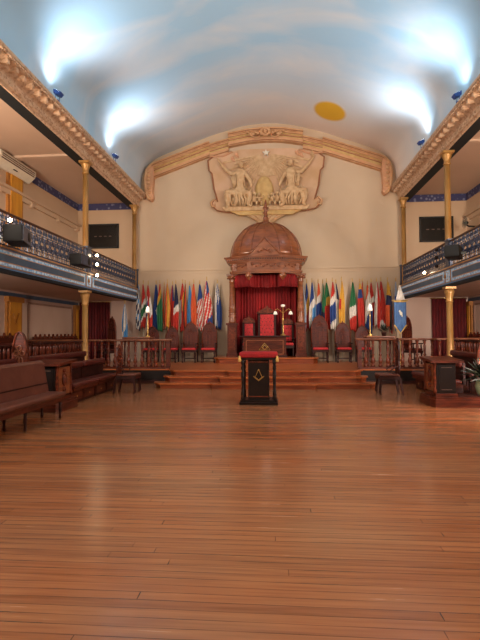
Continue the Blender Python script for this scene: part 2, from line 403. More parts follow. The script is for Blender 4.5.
# ------------------------------------------------------------------ balconies
scroll_unit = []
def arc(cx, cz, r, a0, a1, n=8): return [(cx+r*math.cos(a0+(a1-a0)*i/n), cz+r*math.sin(a0+(a1-a0)*i/n)) for i in range(n+1)]
def iron_panel(L):
    """pierced cast-iron panel along local Y, z 0.05..0.62"""
    m = MB(); U = .24; n = max(1, round(L/U)); U = L/n
    for k in range(n+1): m.box(-.008, .008, k*U-.007, k*U+.007, .03, .66)
    for z in (.04, .14, .5): m.box(-.01, .01, 0, L, z-.008, z+.008)
    for k in range(n):
        c = (k+.5)*U
        for q in (-1, 1):
            for path in ([(c+q*(p-0), z) for p, z in arc(.05, .24, .05, -PI*.5, PI*1.1, 7)], [(c+q*p, z) for p, z in arc(.05, .41, .05, -PI*1.1, PI*.5, 7)]):
                m.tube([(0, y, z) for y, z in path], .012, 4, None, False)
            m.tube([(0, c, .15), (0, c+q*.09, .32), (0, c, .49)], .012, 4, None, False)
        for q in (-.25, .25):      # lattice of small openings under the rail
            m.tube([(0, c+q*U, .5)]+[(0, c+q*U+a, .58+b) for a, b in arc(0, 0, .04, -PI/2, 1.5*PI, 6)]+[(0, c+q*U, .66)], .011, 4, None, False)
        m.tube([(0, c+a, .09+b) for a, b in arc(0, 0, .04, 0, 2*PI, 6)], .007, 4, None, False)
    return m
BAYS = [(3.55, 7.95), (8.3, 12.5), (12.95, 17.3)]
for s, nm in ((-1, 'left'), (1, 'right')):
    t = thing('gallery_balcony', 'long %s gallery balcony with blue panelled fascia on slim gold columns' % nm, 'balcony', (s*5.0, 0, 0))
    W = HW-5.015
    def sb(x0, x1): return sorted((s*x0, s*x1))
    a, b = sb(.0, W); MB().box(a, b, YF+.01, YB-.01, 2.78, 2.95).build('deck', 'soffit', t)
    a, b = sb(-.06, .14); MB().box(a, b, YF+.01, 17.4, 2.72, 2.78).build('bottom_moulding', 'black_beam', t)
    a, b = sb(-.03, .06); MB().box(a, b, YF+.01, 17.4, 2.78, 3.19).build('fascia_board', 'fascia', t)
    a, b = sb(-.08, .1); MB().box(a, b, YF+.01, 17.42, 3.19, 3.225, 'fascia_gold').build('fascia_cap', None, t)
    for y0, y1 in BAYS+[(7.98, 8.27), (12.55, 12.9)]:
        p = MB(); big = y1-y0 > 1
        a, b = sb(-.045, -.03); p.box(a, b, y0+.02, y1-.02, 2.82, 3.16, 'fascia_gold')
        a, b = sb(-.065, -.04); p.box(a, b, y0+.05, y1-.05, 2.84, 3.14, 'fascia_light')
        a, b = sb(-.07, -.06); i = .075 if big else .06; p.box(a, b, y0+.05+i, y1-.05-i, 2.84+i*.8, 3.14-i*.8, 'fascia_gold')
        a, b = sb(-.078, -.065); p.box(a, b, y0+.07+i, y1-.07-i, 2.86+i*.8, 3.12-i*.8, 'blue_grey' if big else 'fascia_light')
        p.build('fascia_panel', None, t)
    for k, (y0, y1) in enumerate(BAYS):
        r = thing('balcony_railing', 'scrolled blue iron railing of the %s gallery, %s' % (nm, ['bay nearest the camera', 'middle bay between the two speakers and columns', 'last bay ending at the stage wall'][k]), 'railing', (s*4.98, y0, 3.225), 0, 'iron balcony railings')
        o = iron_panel(y1-y0).build('iron_panel', 'dark_iron', r)
        MB().bbox(-.035, .035, 0, y1-y0, .66, .705, .012).build('top_rail', 'rail_brown', r)
        MB().box(-.03, .03, 0, y1-y0, 0, .03).build('bottom_rail', 'dark_iron', r)
    for y, w in ((8.12, 'near'), (12.72, 'at the middle column'), (17.36, 'at the stage wall')):
        h = MB().box(-.05, .05, -.13 if y < 17 else -.05, .13 if y < 17 else .05, 0, .7).box(-.07, .07, -.15 if y < 17 else -.06, .15 if y < 17 else .06, .7, .75).box(-.06, .06, -.14 if y < 17 else -.05, .14 if y < 17 else .05, 0, .06)
        o = h.build('railing_post', 'dark_iron', None, (s*4.98, y, 3.225)); tag(o, 'dark square post of the %s balcony railing %s' % (nm, w), 'post', 'balcony railing posts')

# ------------------------------------------------------------------ columns
def column_lower():
    m = MB(); h = 2.72
    m.lathe([(.15, 0), (.15, .06), (.12, .1), (.12, .22), (.09, .28), (.085, .6), (.08, 2.3)], n=16)
    return m
protoL = thing('gallery_column', 'slim gold cast column under the left gallery rising from behind the pews', 'column', (-5.04, 12.7, 0), 0, 'columns under the galleries')
column_lower().build('shaft', 'gold', protoL)
MB().lathe([(.08, 2.3), (.1, 2.32), (.085, 2.36), (.095, 2.44), (.12, 2.55), (.13, 2.62), (.11, 2.63), (.11, 2.66)], n=16).box(-.135, .135, -.135, .135, 2.66, 2.72).build('capital', 'gold', protoL)
protoU = thing('gallery_column', 'upper gold column on the left gallery beside the speaker and dark board', 'column', (-5.04, 12.7, 2.95), 0, 'columns on the galleries')
MB().lathe([(.13, 0), (.13, .08), (.09, .14), (.085, .4), (.078, 3.1)], n=16).build('shaft', 'gold', protoU)
MB().lathe([(.078, 3.1), (.1, 3.12), (.1, 3.14), (.08, 3.16), (.085, 3.24), (.13, 3.36), (.14, 3.4)], n=16).box(-.15, .15, -.15, .15, 3.4, 3.46).build('capital', 'gold', protoU)
for s, nm in ((-1, 'left'), (1, 'right')):
    for y in (8.1, 12.7, 17.25):
        w = {8.1: 'nearest the camera', 12.7: 'at the middle of the balcony', 17.25: 'against the stage wall'}[y]
        if not (s < 0 and y == 12.7):
            if y < 17: dup(protoL, (s*5.04, y+(.2 if s > 0 and y == 12.7 else 0), 0), None, 'slim gold column holding up the %s gallery, %s' % (nm, w))
            dup(protoU, (s*5.04, y+(.2 if s > 0 and y == 12.7 else 0), 2.95), None, 'gold upper column of the %s gallery, %s' % (nm, w))

# ------------------------------------------------------------------ gable moulding (part of the wall)
g = MB()
def band(path, d0, d1, depth, m):
    for (x0, z0), (x1, z1) in zip(path, path[1:]):
        g.prism([(x0, z0-d0), (x1, z1-d0), (x1, z1-d1), (x0, z0-d1)], YB-depth, YB, 'y', m)
def entab(path, w=.5, pr=0):
    for d0, d1, dep, m in ((0, .05, .42, 'ornament'), (.05, .08, .36, 'ornament_dark'), (.08, .1, .38, 'ornament'), (.1, .15, .3, 'ornament'), (.15, .2, .2, 'ornament_gold'), (.2, w-.12, .15, 'ornament_pink'),
                           (.26, w-.18, .17, 'ornament_gold'), (.235, .26, .19, 'ornament_dark'), (w-.12, w-.05, .2, 'ornament'), (w-.05, w-.02, .25, 'ornament_dark'), (w-.02, w, .22, 'ornament')):
        band(path, d0, d1, dep+pr, m)
for s in (-1, 1):
    entab([(s*4.55, 8.13), (s*4.35, 8.24), (s*2.2, 9.0)], .55)
    entab([(s*2.2, 8.9), (s*1.45, 9.1)], .5, -.05)
    # curled console closing each end
    out = [(4.45, 8.2), (4.6, 8.12), (4.72, 7.95), (4.8, 7.6), (4.8, 7.3), (4.74, 7.0), (4.66, 6.8), (4.5, 6.72), (4.42, 6.85), (4.46, 7.1), (4.42, 7.5), (4.4, 7.7)]
    g.prism([(s*x, z) for x, z in out], YB-.35, YB, 'y', 'ornament_pink')
    g.tube([(s*x, YB-.33, z) for x, z in ((4.5, 8.15), (4.68, 7.95), (4.76, 7.6), (4.75, 7.3), (4.69, 7.0), (4.6, 6.82), (4.5, 6.8))], [.05, .06, .06, .06, .06, .07, .05], 7, 'ornament')
    for k in range(6):
        g.ball((s*(4.6+.02*math.sin(k)), YB-.35, 7.9-.17*k), (.08, .05, .07), 'ornament', 8, 6)
entab([(-1.45, 9.27), (-.7, 9.4), (0, 9.44), (.7, 9.4), (1.45, 9.27)], .48, .08)
# rosette cartouche at the crown
for k in range(10):
    a = 2*PI*k/10; g.ball((.16*math.cos(a), YB-.54, 9.24+.13*math.sin(a)), (.07, .06, .06), 'ornament', 7, 5)
g.ball((0, YB-.56, 9.24), .08, 'ornament')
for s in (-1, 1):
    for k in range(5): g.ball((s*(.28+.1*k), YB-.5, 9.2+.05*math.sin(k*2)), (.07, .05, .06-.006*k), 'ornament', 7, 5)
    g.tube([(s*.2, YB-.5, 9.1), (s*.35, YB-.5, 9.02), (s*.5, YB-.5, 9.08), (s*.62, YB-.5, 9.2)], .03, 6, 'ornament')
for v in g.bm.verts: v.co = Vector((v.co.x*.98, YB-(YB-v.co.y)*.72, 1.5+(v.co.z-1.5)*.979))
struct(g.build('trim_13'))

# ------------------------------------------------------------------ plaster relief above the canopy
U = .0384
def rp(px, py, d=0): return ((px-265.5)*U, -d, (205-py)*.0395)
rel = thing('wall_relief', 'large plaster relief of two seated figures and rays high on the back wall', 'relief', (0, YB, 6.31)); rel.scale = (.985, 1, .985)
half = [(265, 148), (240, 148), (214, 153), (207, 158), (208, 168), (211, 171), (212, 178), (213, 186), (216, 196), (217, 199), (214, 197), (211, 200), (212, 204), (216, 208), (226, 210), (240, 211), (248, 212), (254, 217), (258, 223), (263, 225)]
pts = [rp(*p) for p in half]+[rp(531-p[0], p[1]) for p in half[::-1][1:-1]]
MB().prism([(p[0], p[2]) for p in pts], -.12, 0, 'y').build('backing_panel', 'relief_back', rel)
for sgn in (1, -1):
    f = MB()
    q = lambda px, py, d=.13: (lambda v: (v[0]*sgn, v[1], v[2]))(rp(px, py, d))
    f.tube([q(*p) for p in half[2:16]], .03, 6, 'ornament_dark')
    f.tube([q(216, 199), q(213, 197), q(210, 200), q(211, 204), q(214, 204), q(214, 201)], [.03, .04, .05, .05, .04, .02], 6, 'ornament')
    f.tube([q(208, 154), q(222, 154), q(232, 150)], .04, 6, 'ornament_pink')
    f.build('scroll_border', None, rel)
sh = MB()
sh.prism([(rp(x, 0)[0], rp(0, y)[2]) for x, y in ((222, 206), (309, 206), (306, 210), (225, 210))], -.34, -.1, 'y', 'relief_fig')
sh.prism([(rp(x, 0)[0], rp(0, y)[2]) for x, y in ((230, 210), (301, 210), (292, 214), (239, 214))], -.28, -.1, 'y', 'ornament_gold')
sh.prism([(rp(x, 0)[0], rp(0, y)[2]) for x, y in ((246, 214), (285, 214), (276, 219), (269, 224), (262, 224), (255, 219))], -.22, -.1, 'y', 'relief_fig')
for k in range(7): sh.tube([rp(248+k*5.8, 214, .22), rp(256+k*3, 219, .22), rp(262+k*1, 223, .18)], .02, 5, 'ornament')
sh.build('ledge', None, rel)
ry = MB()
for k in range(27):
    a = PI*(1.0+(k+.5)/27)*1.0
    a = -PI*.04-PI*.92*(k+.5)/27
    L = 1.3 if k % 2 else 1.7
    if 9 < k < 17: L = .9
    x0, _, z0 = rp(266, 153); dx, dz = math.cos(a), math.sin(a)
    w = .014; n = (-dz, dx)
    ry.prism([(x0+dx*.2-n[0]*w, z0+dz*.2-n[1]*w), (x0+dx*.2+n[0]*w, z0+dz*.2+n[1]*w), (x0+dx*L+n[0]*w*3, z0+dz*L+n[1]*w*3), (x0+dx*L-n[0]*w*3, z0+dz*L-n[1]*w*3)], -.16, -.1, 'y', 'relief_fig')
ry.build('sun_rays', None, rel)
sp = []
for k in range(10):
    a = PI/2+PI*k/5; r = .14 if k % 2 == 0 else .055; x0, _, z0 = rp(266, 153); sp.append((x0+r*math.cos(a), z0+r*math.sin(a)))
MB().prism(sp, -.24, -.12, 'y').build('star', 'white', rel, label='small white five-pointed star')
x0, _, z0 = rp(264, 190)
MB().ball((x0, -.14, z0-.02), (.36, .14, .6), 'ornament_gold', 18, 12).build('oval_boss', None, rel)

def skin(name, V, E, R, m, parent, loc=(0, 0, 0), scale=(1, 1, 1), lvl=2):
    me = bpy.data.meshes.new(name); me.from_pydata(V, E, [])
    me.materials.append(M[m]); o = bpy.data.objects.new(name, me); C.objects.link(o); o.parent = parent; o.location = loc; o.scale = scale
    md = o.modifiers.new('Skin', 'SKIN')
    if len(me.skin_vertices) == 0: me.skin_vertices.new()
    for i, r in enumerate(R): me.skin_vertices[0].data[i].radius = (r, r)
    me.skin_vertices[0].data[0].use_root = True
    md.use_smooth_shade = True
    sb = o.modifiers.new('Sub', 'SUBSURF'); sb.levels = lvl; sb.render_levels = lvl
    return o
def figure(sgn, name_label):
    # joints in relief drawing units for the figure left of the rays; sgn -1 mirrors it
    q = lambda px, py, d: (lambda v: Vector((v[0]*sgn, v[1], v[2])))(rp(px, py, d))
    J = [(240, 193, .2), (240, 186, .24), (240.5, 178, .25), (240.5, 171.5, .24), (241, 168, .24),   # pelvis, waist, chest, neck base, neck
         (236, 172.5, .24), (230.5, 173.5, .26), (224, 167, .24), (219.5, 161.5, .22), (218, 159, .22),  # raised arm
         (245, 173, .26), (249.5, 180, .32), (252, 187, .34),                                           # other arm
         (233, 193, .34), (226, 192, .42), (227, 199, .38), (228, 205, .34), (225, 206.5, .38),           # left thigh, knee, shin, foot
         (246, 194, .36), (250, 194, .45), (249, 200, .4), (248, 205, .36), (252, 206.5, .4)]
    E = [(0, 1), (1, 2), (2, 3), (3, 4), (3, 5), (5, 6), (6, 7), (7, 8), (8, 9), (3, 10), (10, 11), (11, 12), (0, 13), (13, 14), (14, 15), (15, 16), (16, 17), (0, 18), (18, 19), (19, 20), (20, 21), (21, 22)]
    R = [.2, .16, .18, .11, .065, .1, .085, .07, .05, .035, .1, .08, .06, .13, .13, .11, .08, .05, .13, .13, .11, .08, .05]
    o = skin('seated_figure', [q(*j) for j in J], E, R, 'relief_fig', rel)
    o['label'] = name_label
    h = MB(); c = q(241, 164.6, .3); h.ball(c, (.1, .11, .135), 'relief_fig', 14, 10)
    h.ball(c+Vector((0, .03, .05)), (.115, .1, .1), 'relief_back', 12, 8); h.ball(c+Vector((-.06*sgn, .03, -.02)), (.05, .07, .1), 'relief_back', 8, 6)
    h.ball(c+Vector((0, -.1, -.01)), (.014, .02, .028), 'relief_fig', 6, 5)
    for e in (-1, 1): h.ball(c+Vector((e*.03, -.088, .012)), (.013, .01, .008), 'ornament', 6, 4)
    h.ball(c+Vector((0, -.09, -.05)), (.022, .012, .008), 'ornament', 6, 4)
    h.build('head', None, o)
    hd = MB()
    w = q(218, 159, .22)
    hd.ball(w+Vector((-.01*sgn, 0, .03)), (.03, .02, .04), 'relief_fig', 7, 5)
    for k in range(4): hd.tube([w+Vector((sgn*(-.025+.016*k), 0, .05)), w+Vector((sgn*(-.035+.02*k), -.01, .085)), w+Vector((sgn*(-.03+.018*k), -.025, .11-.006*abs(k-1)))], [.009, .008, .006], 5, 'relief_fig')
    hd.tube([w+Vector((sgn*.025, 0, .01)), w+Vector((sgn*.05, -.015, .03)), w+Vector((sgn*.055, -.03, .05))], [.01, .009, .007], 5, 'relief_fig')
    hd.build('hand', None, o)
    dr = MB(); random.seed(3)
    dr.ball(q(239, 198, .22), (.4, .17, .3), 'relief_fig', 14, 10); dr.ball(q(236, 192, .25), (.3, .16, .2), 'relief_fig', 12, 8)
    for k in range(9):      # draped folds over lap and legs
        x = 229+k*2.6; z0 = 188+random.uniform(-1, 2)
        dr.tube([q(x+1, z0, .34), q(x-.5+random.uniform(-1, 1), z0+6, .44), q(x+random.uniform(-2, 2), 200, .42), q(x+random.uniform(-2, 2), 206, .36)], [.035, .05, .05, .035], 6, 'relief_fig')
    for k in range(6): dr.tube([q(235+2*k, 174+k*.4, .32), q(236+k*1.6, 180, .37), q(235+2*k, 187, .34)], .025, 5, 'relief_fig')
    for k in range(5): dr.tube([q(232+k, 174+k*.5, .26), q(232+k*.8, 180+k, .28), q(234+k, 188, .26)], .035, 6, 'relief_fig')
    dr.build('drapery', None, o)
figure(1, 'seated robed figure on the left raising one arm')
figure(-1, 'seated robed figure on the right raising one arm')
for px in (254, 277, 259, 272):
    small = px in (259, 272)
    ch = MB(); c = Vector(rp(px, 199, .32)); k = .8 if small else 1
    ch.ball(c, (.1*k, .09, .16*k)); ch.ball(c+Vector((0, -.02, .22*k)), .08*k); ch.tube([c+Vector((0, -.05, .06)), c+Vector((.12, -.1, 0)), c+Vector((.16, -.1, .12))], [.035, .03, .02])
    ch.tube([c+Vector((0, 0, .06)), c+Vector((-.13, -.08, .04)), c+Vector((-.15, -.08, .16))], [.035, .03, .02])
    for e in (-1, 1): ch.tube([c+Vector((e*.05, 0, -.1)), c+Vector((e*.1, -.12, -.16)), c+Vector((e*.09, -.08, -.28))], [.05, .045, .03])
    ch.build('cherub', 'relief_fig', rel)
for px, py in ((232, 157), (297, 153), (301, 155), (236, 153)):
    cl = MB(); cl.ball(rp(px, py, .15), (.07, .06, .09), 'ornament_pink', 8, 6); cl.ball(rp(px+1.5, py+2, .15), (.05, .05, .06), 'ornament_pink', 8, 6)
    cl.build('cloud_curl', None, rel)
t1 = MB(); c = Vector(rp(312, 157, .2)); t1.lathe([(.02, c.z-.15), (.03, c.z-.02), (.07, c.z+.04), (.08, c.z+.07), (.04, c.z+.1), (.03, c.z+.16), (.005, c.z+.22)], c.x, c.y, 8); t1.build('torch', 'relief_fig', rel)

# ------------------------------------------------------------------ canopy over the thrones
cy = 16.95
can = thing('throne_canopy', 'domed carved wooden canopy on two columns over the thrones at the back wall', 'canopy', (0, cy, .64))
def ring(hx, fy, cut=.42):     # plan outline: straight back, chamfered front
    by = YB-.02-cy
    return [(-hx, by), (-hx, -fy+.6*hx*cut*1.4), (-hx*cut, -fy), (hx*cut, -fy), (hx, -fy+.6*hx*cut*1.4), (hx, by)]
z = lambda v: v-.64
en = MB()
for hx, fy, z0, z1 in ((1.26, .78, 3.6, 3.66), (1.31, .82, 3.66, 3.72), (1.24, .76, 3.72, 3.98), (1.30, .82, 3.98, 4.03), (1.38, .88, 4.03, 4.08)):
    en.prism(ring(hx, fy), z(z0), z(z1), 'z', 'wood_canopy')
for px_ in (-.58, .58, -1.12, 1.12): en.box(px_-.07, px_+.07, -.81 if abs(px_) < 1 else -.45, -.2, z(3.72), z(3.98), 'wood_canopy')
R_ = ring(1.255, .775)
for (x0, y0), (x1, y1) in zip(R_, R_[1:]):       # carved leaf scroll on the frieze
    L = math.hypot(x1-x0, y1-y0); n = int(L/.13)
    for k in range(n):
        t = (k+.5)/n; en.ball((x0+(x1-x0)*t, y0+(y1-y0)*t, z(3.88+.03*(-1)**k)), (.05, .04, .035), 'wood_canopy', 7, 5)
en.build('entablature', None, can)
co = MB()
co.prism(ring(1.44, .94), z(4.13), z(4.17), 'z', 'wood_canopy'); co.prism(ring(1.50, 1.0), z(4.17), z(4.21), 'z', 'wood_canopy'); co.prism(ring(1.38, .88), z(4.08), z(4.13), 'z', 'wood_black')  # black backing stands in for shade between the dentils
R_ = ring(1.42, .92)
for (x0, y0), (x1, y1) in zip(R_, R_[1:]):
    L = math.hypot(x1-x0, y1-y0); n = int(L/.085)
    for k in range(n):
        t = (k+.5)/n; x, y = x0+(x1-x0)*t, y0+(y1-y0)*t; co.box(x-.022, x+.022, y-.022, y+.022, z(4.08), z(4.13), 'wood_canopy')
co.build('dentil_cornice', None, can)
dm = MB(); NA = 33; NT = 12; vs = []; fs = []
def dome_r(a): # plan radius toward angle a; front is -y
    c, s_ = math.cos(a), math.sin(a)
    ry_ = .95 if s_ < 0 else .6
    return 1.30*c, ry_*s_
for j in range(NT+1):
    t = (PI/2)*j/NT; k = math.cos(t)**.92 if j < NT else .03
    for i in range(NA-1):
        a = 2*PI*i/(NA-1); x, y = dome_r(a); vs.append((x*k, y*k, z(4.21)+1.32*math.sin(t)))
n = NA-1
for j in range(NT):
    for i in range(n): fs.append((j*n+i, j*n+(i+1) % n, (j+1)*n+(i+1) % n, (j+1)*n+i))
fs.append(tuple(NT*n+i for i in range(n))); fs.append(tuple(range(n)))
dm.faces(vs, fs, 'wood_canopy', True)
db = dm.build('dome', None, can)
for k in range(9):
    a = PI+PI*k/8; rb = MB(); pts = []
    for j in range(NT+1):
        t = (PI/2)*j/NT; kk = max(math.cos(t), 0)**.92; x, y = dome_r(a); pts.append((x*kk*1.005, y*kk*1.005, z(4.215)+1.33*math.sin(t)))
    rb.tube(pts, .022, 6); rb.build('dome_rib', 'wood_canopy', db)
pd = MB().prism([(-.56, z(4.2)), (.5, z(4.2)), (-.03, z(4.76))], -.98, -.5, 'y', 'wood_canopy')
for e in (0, 1):
    A = (-.6, z(4.21)) if e == 0 else (.54, z(4.21)); B = (-.03, z(4.82))
    pd.tube([(A[0], -.98, A[1]), (B[0], -.98, B[1])], .04, 6, 'wood_canopy')
for k in range(5): pd.ball((-.03+.1*(k-2), -1.0, z(4.33+.05*(2-abs(k-2)))), (.06, .03, .05), 'wood_canopy', 7, 5)
pd.build('pediment', None, can)
fi = MB().lathe([(.2, z(5.5)), (.2, z(5.55)), (.12, z(5.6)), (.08, z(5.66)), (.12, z(5.72)), (.07, z(5.78)), (.06, z(6.0)), (.09, z(6.08)), (.05, z(6.16)), (.045, z(6.26)), (.01, z(6.42))], 0, 0, 10)
for k in range(8):
    a = k*2.4; zz = z(5.64+.07*k); fi.ball((.08*math.cos(a), .08*math.sin(a), zz), .04, None, 7, 5)
for e in (-1, 1): fi.ball((e*.07, 0, z(6.1)), .045)
fi.build('finial', 'wood_canopy', can)
for s in (-1, 1):
    m = MB()
    x = s*1.24
    m.lathe([(.125, z(1.86)), (.14, z(1.9)), (.115, z(1.96)), (.115, z(2.38)), (.13, z(2.42)), (.11, z(2.46)), (.1, z(3.35))], x, -.15, 20, 'wood_canopy')
    for k in range(14):
        a = k*2.4; m.ball((x+.115*math.cos(a), -.15+.115*math.sin(a), z(2.0+.027*k)), (.03, .03, .035), 'wood_canopy', 6, 5)
    m.build('column_shaft', None, can)
    m = MB().lathe([(.1, z(3.33)), (.12, z(3.36)), (.1, z(3.4)), (.14, z(3.52)), (.17, z(3.57))], x, -.15, 16, 'wood_canopy').box(x-.19, x+.19, -.34, .04, z(3.57), z(3.62), 'wood_canopy')
    for k in range(8):
        a = PI/4*k; m.ball((x+.15*math.cos(a), -.15+.15*math.sin(a), z(3.5)), .045, 'wood_canopy', 7, 5)
    m.build('column_capital', None, can)
    m = MB().box(x-.2, x+.2, -.35, .05, 0, z(.76), 'wood').box(x-.17, x+.17, -.32, .02, z(.76), z(1.78), 'wood').box(x-.21, x+.21, -.36, .06, z(1.78), z(1.86), 'wood').box(x-.11, x+.11, -.335, -.32, z(.88), z(1.68), 'wood_x')
    m.build('pedestal', None, can)
    m = MB().lathe([(.12, z(3.62)), (.1, z(3.56)), (.13, z(3.5)), (.06, z(3.42)), (.02, z(3.36))], s*.6, -.7, 10)
    for k in range(5): a = PI*.4*k; m.ball((s*.6+.1*math.cos(a), -.7+.1*math.sin(a), z(3.52)), .045, None, 6, 5)
    m.build('pendant', 'wood_canopy', can)
    MB().box(*sorted((s*1.15, s*1.35)), .05, YB-.02-cy, 0, z(3.62)).build('side_panel', 'wood_dark', can)
def drape(path, z0, z1, amp, folds, n, m):      # pleated cloth following a plan path
    P = [Vector(p) for p in path]; Ls = [0]
    for a, b in zip(P, P[1:]): Ls.append(Ls[-1]+(b-a).length)
    vs = []; fs = []
    for j, zz in enumerate((z0, (z0+z1)/2, z1)):
        for i in range(n+1):
            t = Ls[-1]*i/n; k = max(q for q in range(len(P)-1) if Ls[q] <= t+1e-9); u = (t-Ls[k])/(Ls[k+1]-Ls[k]); p = P[k].lerp(P[k+1], u)
            d = (P[k+1]-P[k]).normalized(); nn = Vector((-d.y, d.x))
            off = amp*math.sin(2*PI*folds*i/n)*(1, .85, .6)[j]+amp*.4*math.sin(2*PI*folds*.37*i/n+1); p = p+nn*off; vs.append((p.x, p.y, zz))
    for j in range(2):
        for i in range(n): fs.append((j*(n+1)+i, j*(n+1)+i+1, (j+1)*(n+1)+i+1, (j+1)*(n+1)+i))
    return MB().faces(vs, fs, m, True)
o = drape([(-1.1, 0.1), (-1.05, .5), (1.05, .5), (1.1, .1)], 0.0, z(3.6), .045, 26, 260, 'drape_red').build('back_curtain', None, can); o.modifiers.new('S', 'SOLIDIFY').thickness = .01
o = drape([(-1.2, -.1), (-1.08, -.3), (-.52, -.62), (-.42, -.3), (.42, -.3), (.52, -.62), (1.08, -.3), (1.2, -.1)], z(3.14), z(3.63), .025, 26, 260, 'drape_red').build('valance', None, can); o.modifiers.new('S', 'SOLIDIFY').thickness = .01
MB().prism([(x*.96, y*.96) for x, y in ring(1.28, .78)], z(3.6), z(3.625), 'z').build('canopy_ceiling', 'red_velvet', can)

# ------------------------------------------------------------------ thrones, desk, candelabra
def throne(x, w, top, ytop, gable, label, z0=.64, y=17.0):
    t = thing('throne_chair', label, 'throne', (x, y, z0), 0, 'thrones under the canopy')
    h = w/2; b0 = .42; r = top-z0
    MB().bbox(-h+.07, h-.07, .16, .22, b0+.12, r-.22, .02, 'red_seat').build('back_padding', None, t)
    tf = MB()
    nx = max(2, int((w-.14)/.11)); nz = int((r-.34-b0)/.13)
    for i in range(nx):
        for j in range(nz): tf.ball((-h+.07+(w-.14)*(i+.5+(.25 if j % 2 else -.25))/nx, .158, b0+.2+j*.13), (.022, .012, .022), 'leather_red', 6, 4)
    tf.build('tufting_buttons', None, t)
    fr = MB()
    for s in (-1, 1): fr.box(*sorted((s*(h-.07), s*h)), .15, .26, 0, r-.2, 'wood_dark')
    fr.box(-h, h, .2, .26, b0, r-.2, 'wood_dark'); fr.box(-h, h, .15, .26, r-.24, r-.18, 'wood_dark')
    if gable: fr.prism([(-h-.06, r-.2), (h+.06, r-.2), (h+.02, r-.14), (0, r+.05), (-h-.02, r-.14)], .13, .28, 'y', 'wood_x')
    else: fr.prism([(-h-.02, r-.2)]+[(h*1.02*math.cos(a), r-.2+.2*math.sin(a)) for a in [PI*(1-k/8) for k in range(9)]]+[(h+.02, r-.2)], .14, .27, 'y', 'wood_x')
    fr.ball((0, .2, r+(.06 if gable else .02)), .04, 'wood_x')
    fr.build('backrest_frame', None, t)
    MB().bbox(-h+.02, h-.02, -.3, .16, b0-.02, b0+.08, .04).build('seat_cushion', 'red_seat', t)
    MB().box(-h, h, -.3, .2, b0-.12, b0-.02).build('seat_frame', 'wood_dark', t)
    for s in (-1, 1):
        MB().lathe([(.03, 0), (.035, .06), (.02, .1), (.035, .2), (.025, .3)], s*(h-.04), -.26, 8).build('leg', 'wood_dark', t)
        MB().lathe([(.02, b0), (.03, b0+.1), (.02, b0+.2)], s*(h-.02), -.22, 8).bbox(*sorted((s*(h-.06), s*(h+.02))), -.28, .16, b0+.2, b0+.25, .015).build('armrest', 'wood_dark', t)
    return t
throne(.02, .66, 2.42, 0, True, 'tall central throne with gabled top and red tufted back behind the desk')
throne(-.66, .46, 2.08, 0, False, 'smaller throne with arched top and red tufted back, left of the central one')
throne(.77, .46, 2.02, 0, False, 'smaller throne with red tufted back behind the candelabra, right of the central one')
dk = thing('throne_desk', 'wide carved wooden desk in front of the thrones with a compass emblem', 'desk', (-.05, 16.4, .64))
MB().box(-.75, .75, -.2, .2, 0, .7, 'wood').box(-.79, .79, -.24, .24, 0, .07, 'wood_dark').build('body', None, dk)
MB().bbox(-.88, .88, -.28, .28, .7, .76, .02).build('desk_top', 'wood_dark', dk)
dp = MB()
for x0, x1, z0, z1 in ((-.66, .66, .58, .61), (-.66, .66, .1, .13), (-.66, -.63, .1, .61), (.63, .66, .1, .61)): dp.box(x0, x1, -.22, -.2, z0, z1, 'wood_canopy')
dp.build('panel_moulding', None, dk)
em = MB()
for a, b in (((-.2, .26), (0, .5)), ((.2, .26), (0, .5)), ((-.2, .26), (.2, .26)), ((-.1, .3), (0, .44)), ((.1, .3), (0, .44)), ((-.12, .38), (0, .27)), ((.12, .38), (0, .27))): em.tube([(a[0], -.215, a[1]), (b[0], -.215, b[1])], .011, 5)
em.build('emblem', 'brass', dk)
cd = thing('candelabra', 'two-armed brass lamp with white bell shades standing on the throne desk', 'lamp', (.6, 16.4, 1.4))
MB().lathe([(.1, 0), (.1, .02), (.05, .05), (.02, .1), (.018, .5), (.035, .55), (.018, .6), (.018, .98), (.04, 1.0), (.01, 1.06)], n=12).build('stem', 'brass', cd)
for s in (-1, 1):
    a = MB().tube([(0, 0, .78), (s*.1, 0, .88), (s*.2, 0, .95), (s*.27, 0, .9), (s*.27, 0, .85)], .012, 6).build('arm', 'brass', cd)
    MB().lathe([(.03, .86), (.055, .83), (.075, .76), (.07, .74), (.02, .75)], s*.27, 0, 12).build('shade', 'globe', a)
MB().lathe([(.02, 1.0), (.07, 1.02), (.08, 1.08), (.03, 1.1)], 0, 0, 12).build('shade', 'globe', cd)

# ------------------------------------------------------------------ altar
al = thing('altar', 'black altar with red cushion top, gold square-and-compasses emblem and turned legs in the hall centre', 'altar', (-.02, 9.9, 0))
MB().box(-.4, .4, -.3, .3, 0, .06).box(-.37, .37, -.27, .27, .06, .1).build('base', 'wood_black', al)
MB().box(-.22, .22, -.2, .2, .1, .96).build('body', 'wood_black', al)
MB().box(-.2, .2, -.215, -.2, .88, .9, 'wood_x').box(-.2, .2, -.215, -.2, .16, .18, 'wood_x').build('body_moulding', None, al)
MB().box(-.37, .37, -.27, .27, .94, .98).build('top_board', 'wood_black', al)
legp = [(.03, .1), (.045, .14), (.03, .18), (.045, .22), (.03, .27), (.032, .5), (.04, .66), (.025, .7), (.042, .76), (.025, .82), (.04, .88), (.04, .94)]
for x in (-.33, .33):
    for y in (-.23, .23):
        lg = MB().lathe(legp, x, y, 12).build('leg', 'wood_black', al)
MB().bbox(-.4, .4, -.3, .3, .98, 1.1, .035).build('cushion', 'red_velvet', al, label='red velvet cushion')
for x in (-.39, .39):
    m = MB().ball((x, -.3, 1.0), .025, 'cord'); m.lathe([(.02, .99), (.035, .95), (.03, .9)], x, -.305, 8, 'cord'); m.build('tassel', None, al)
e = MB(); Y = -.21
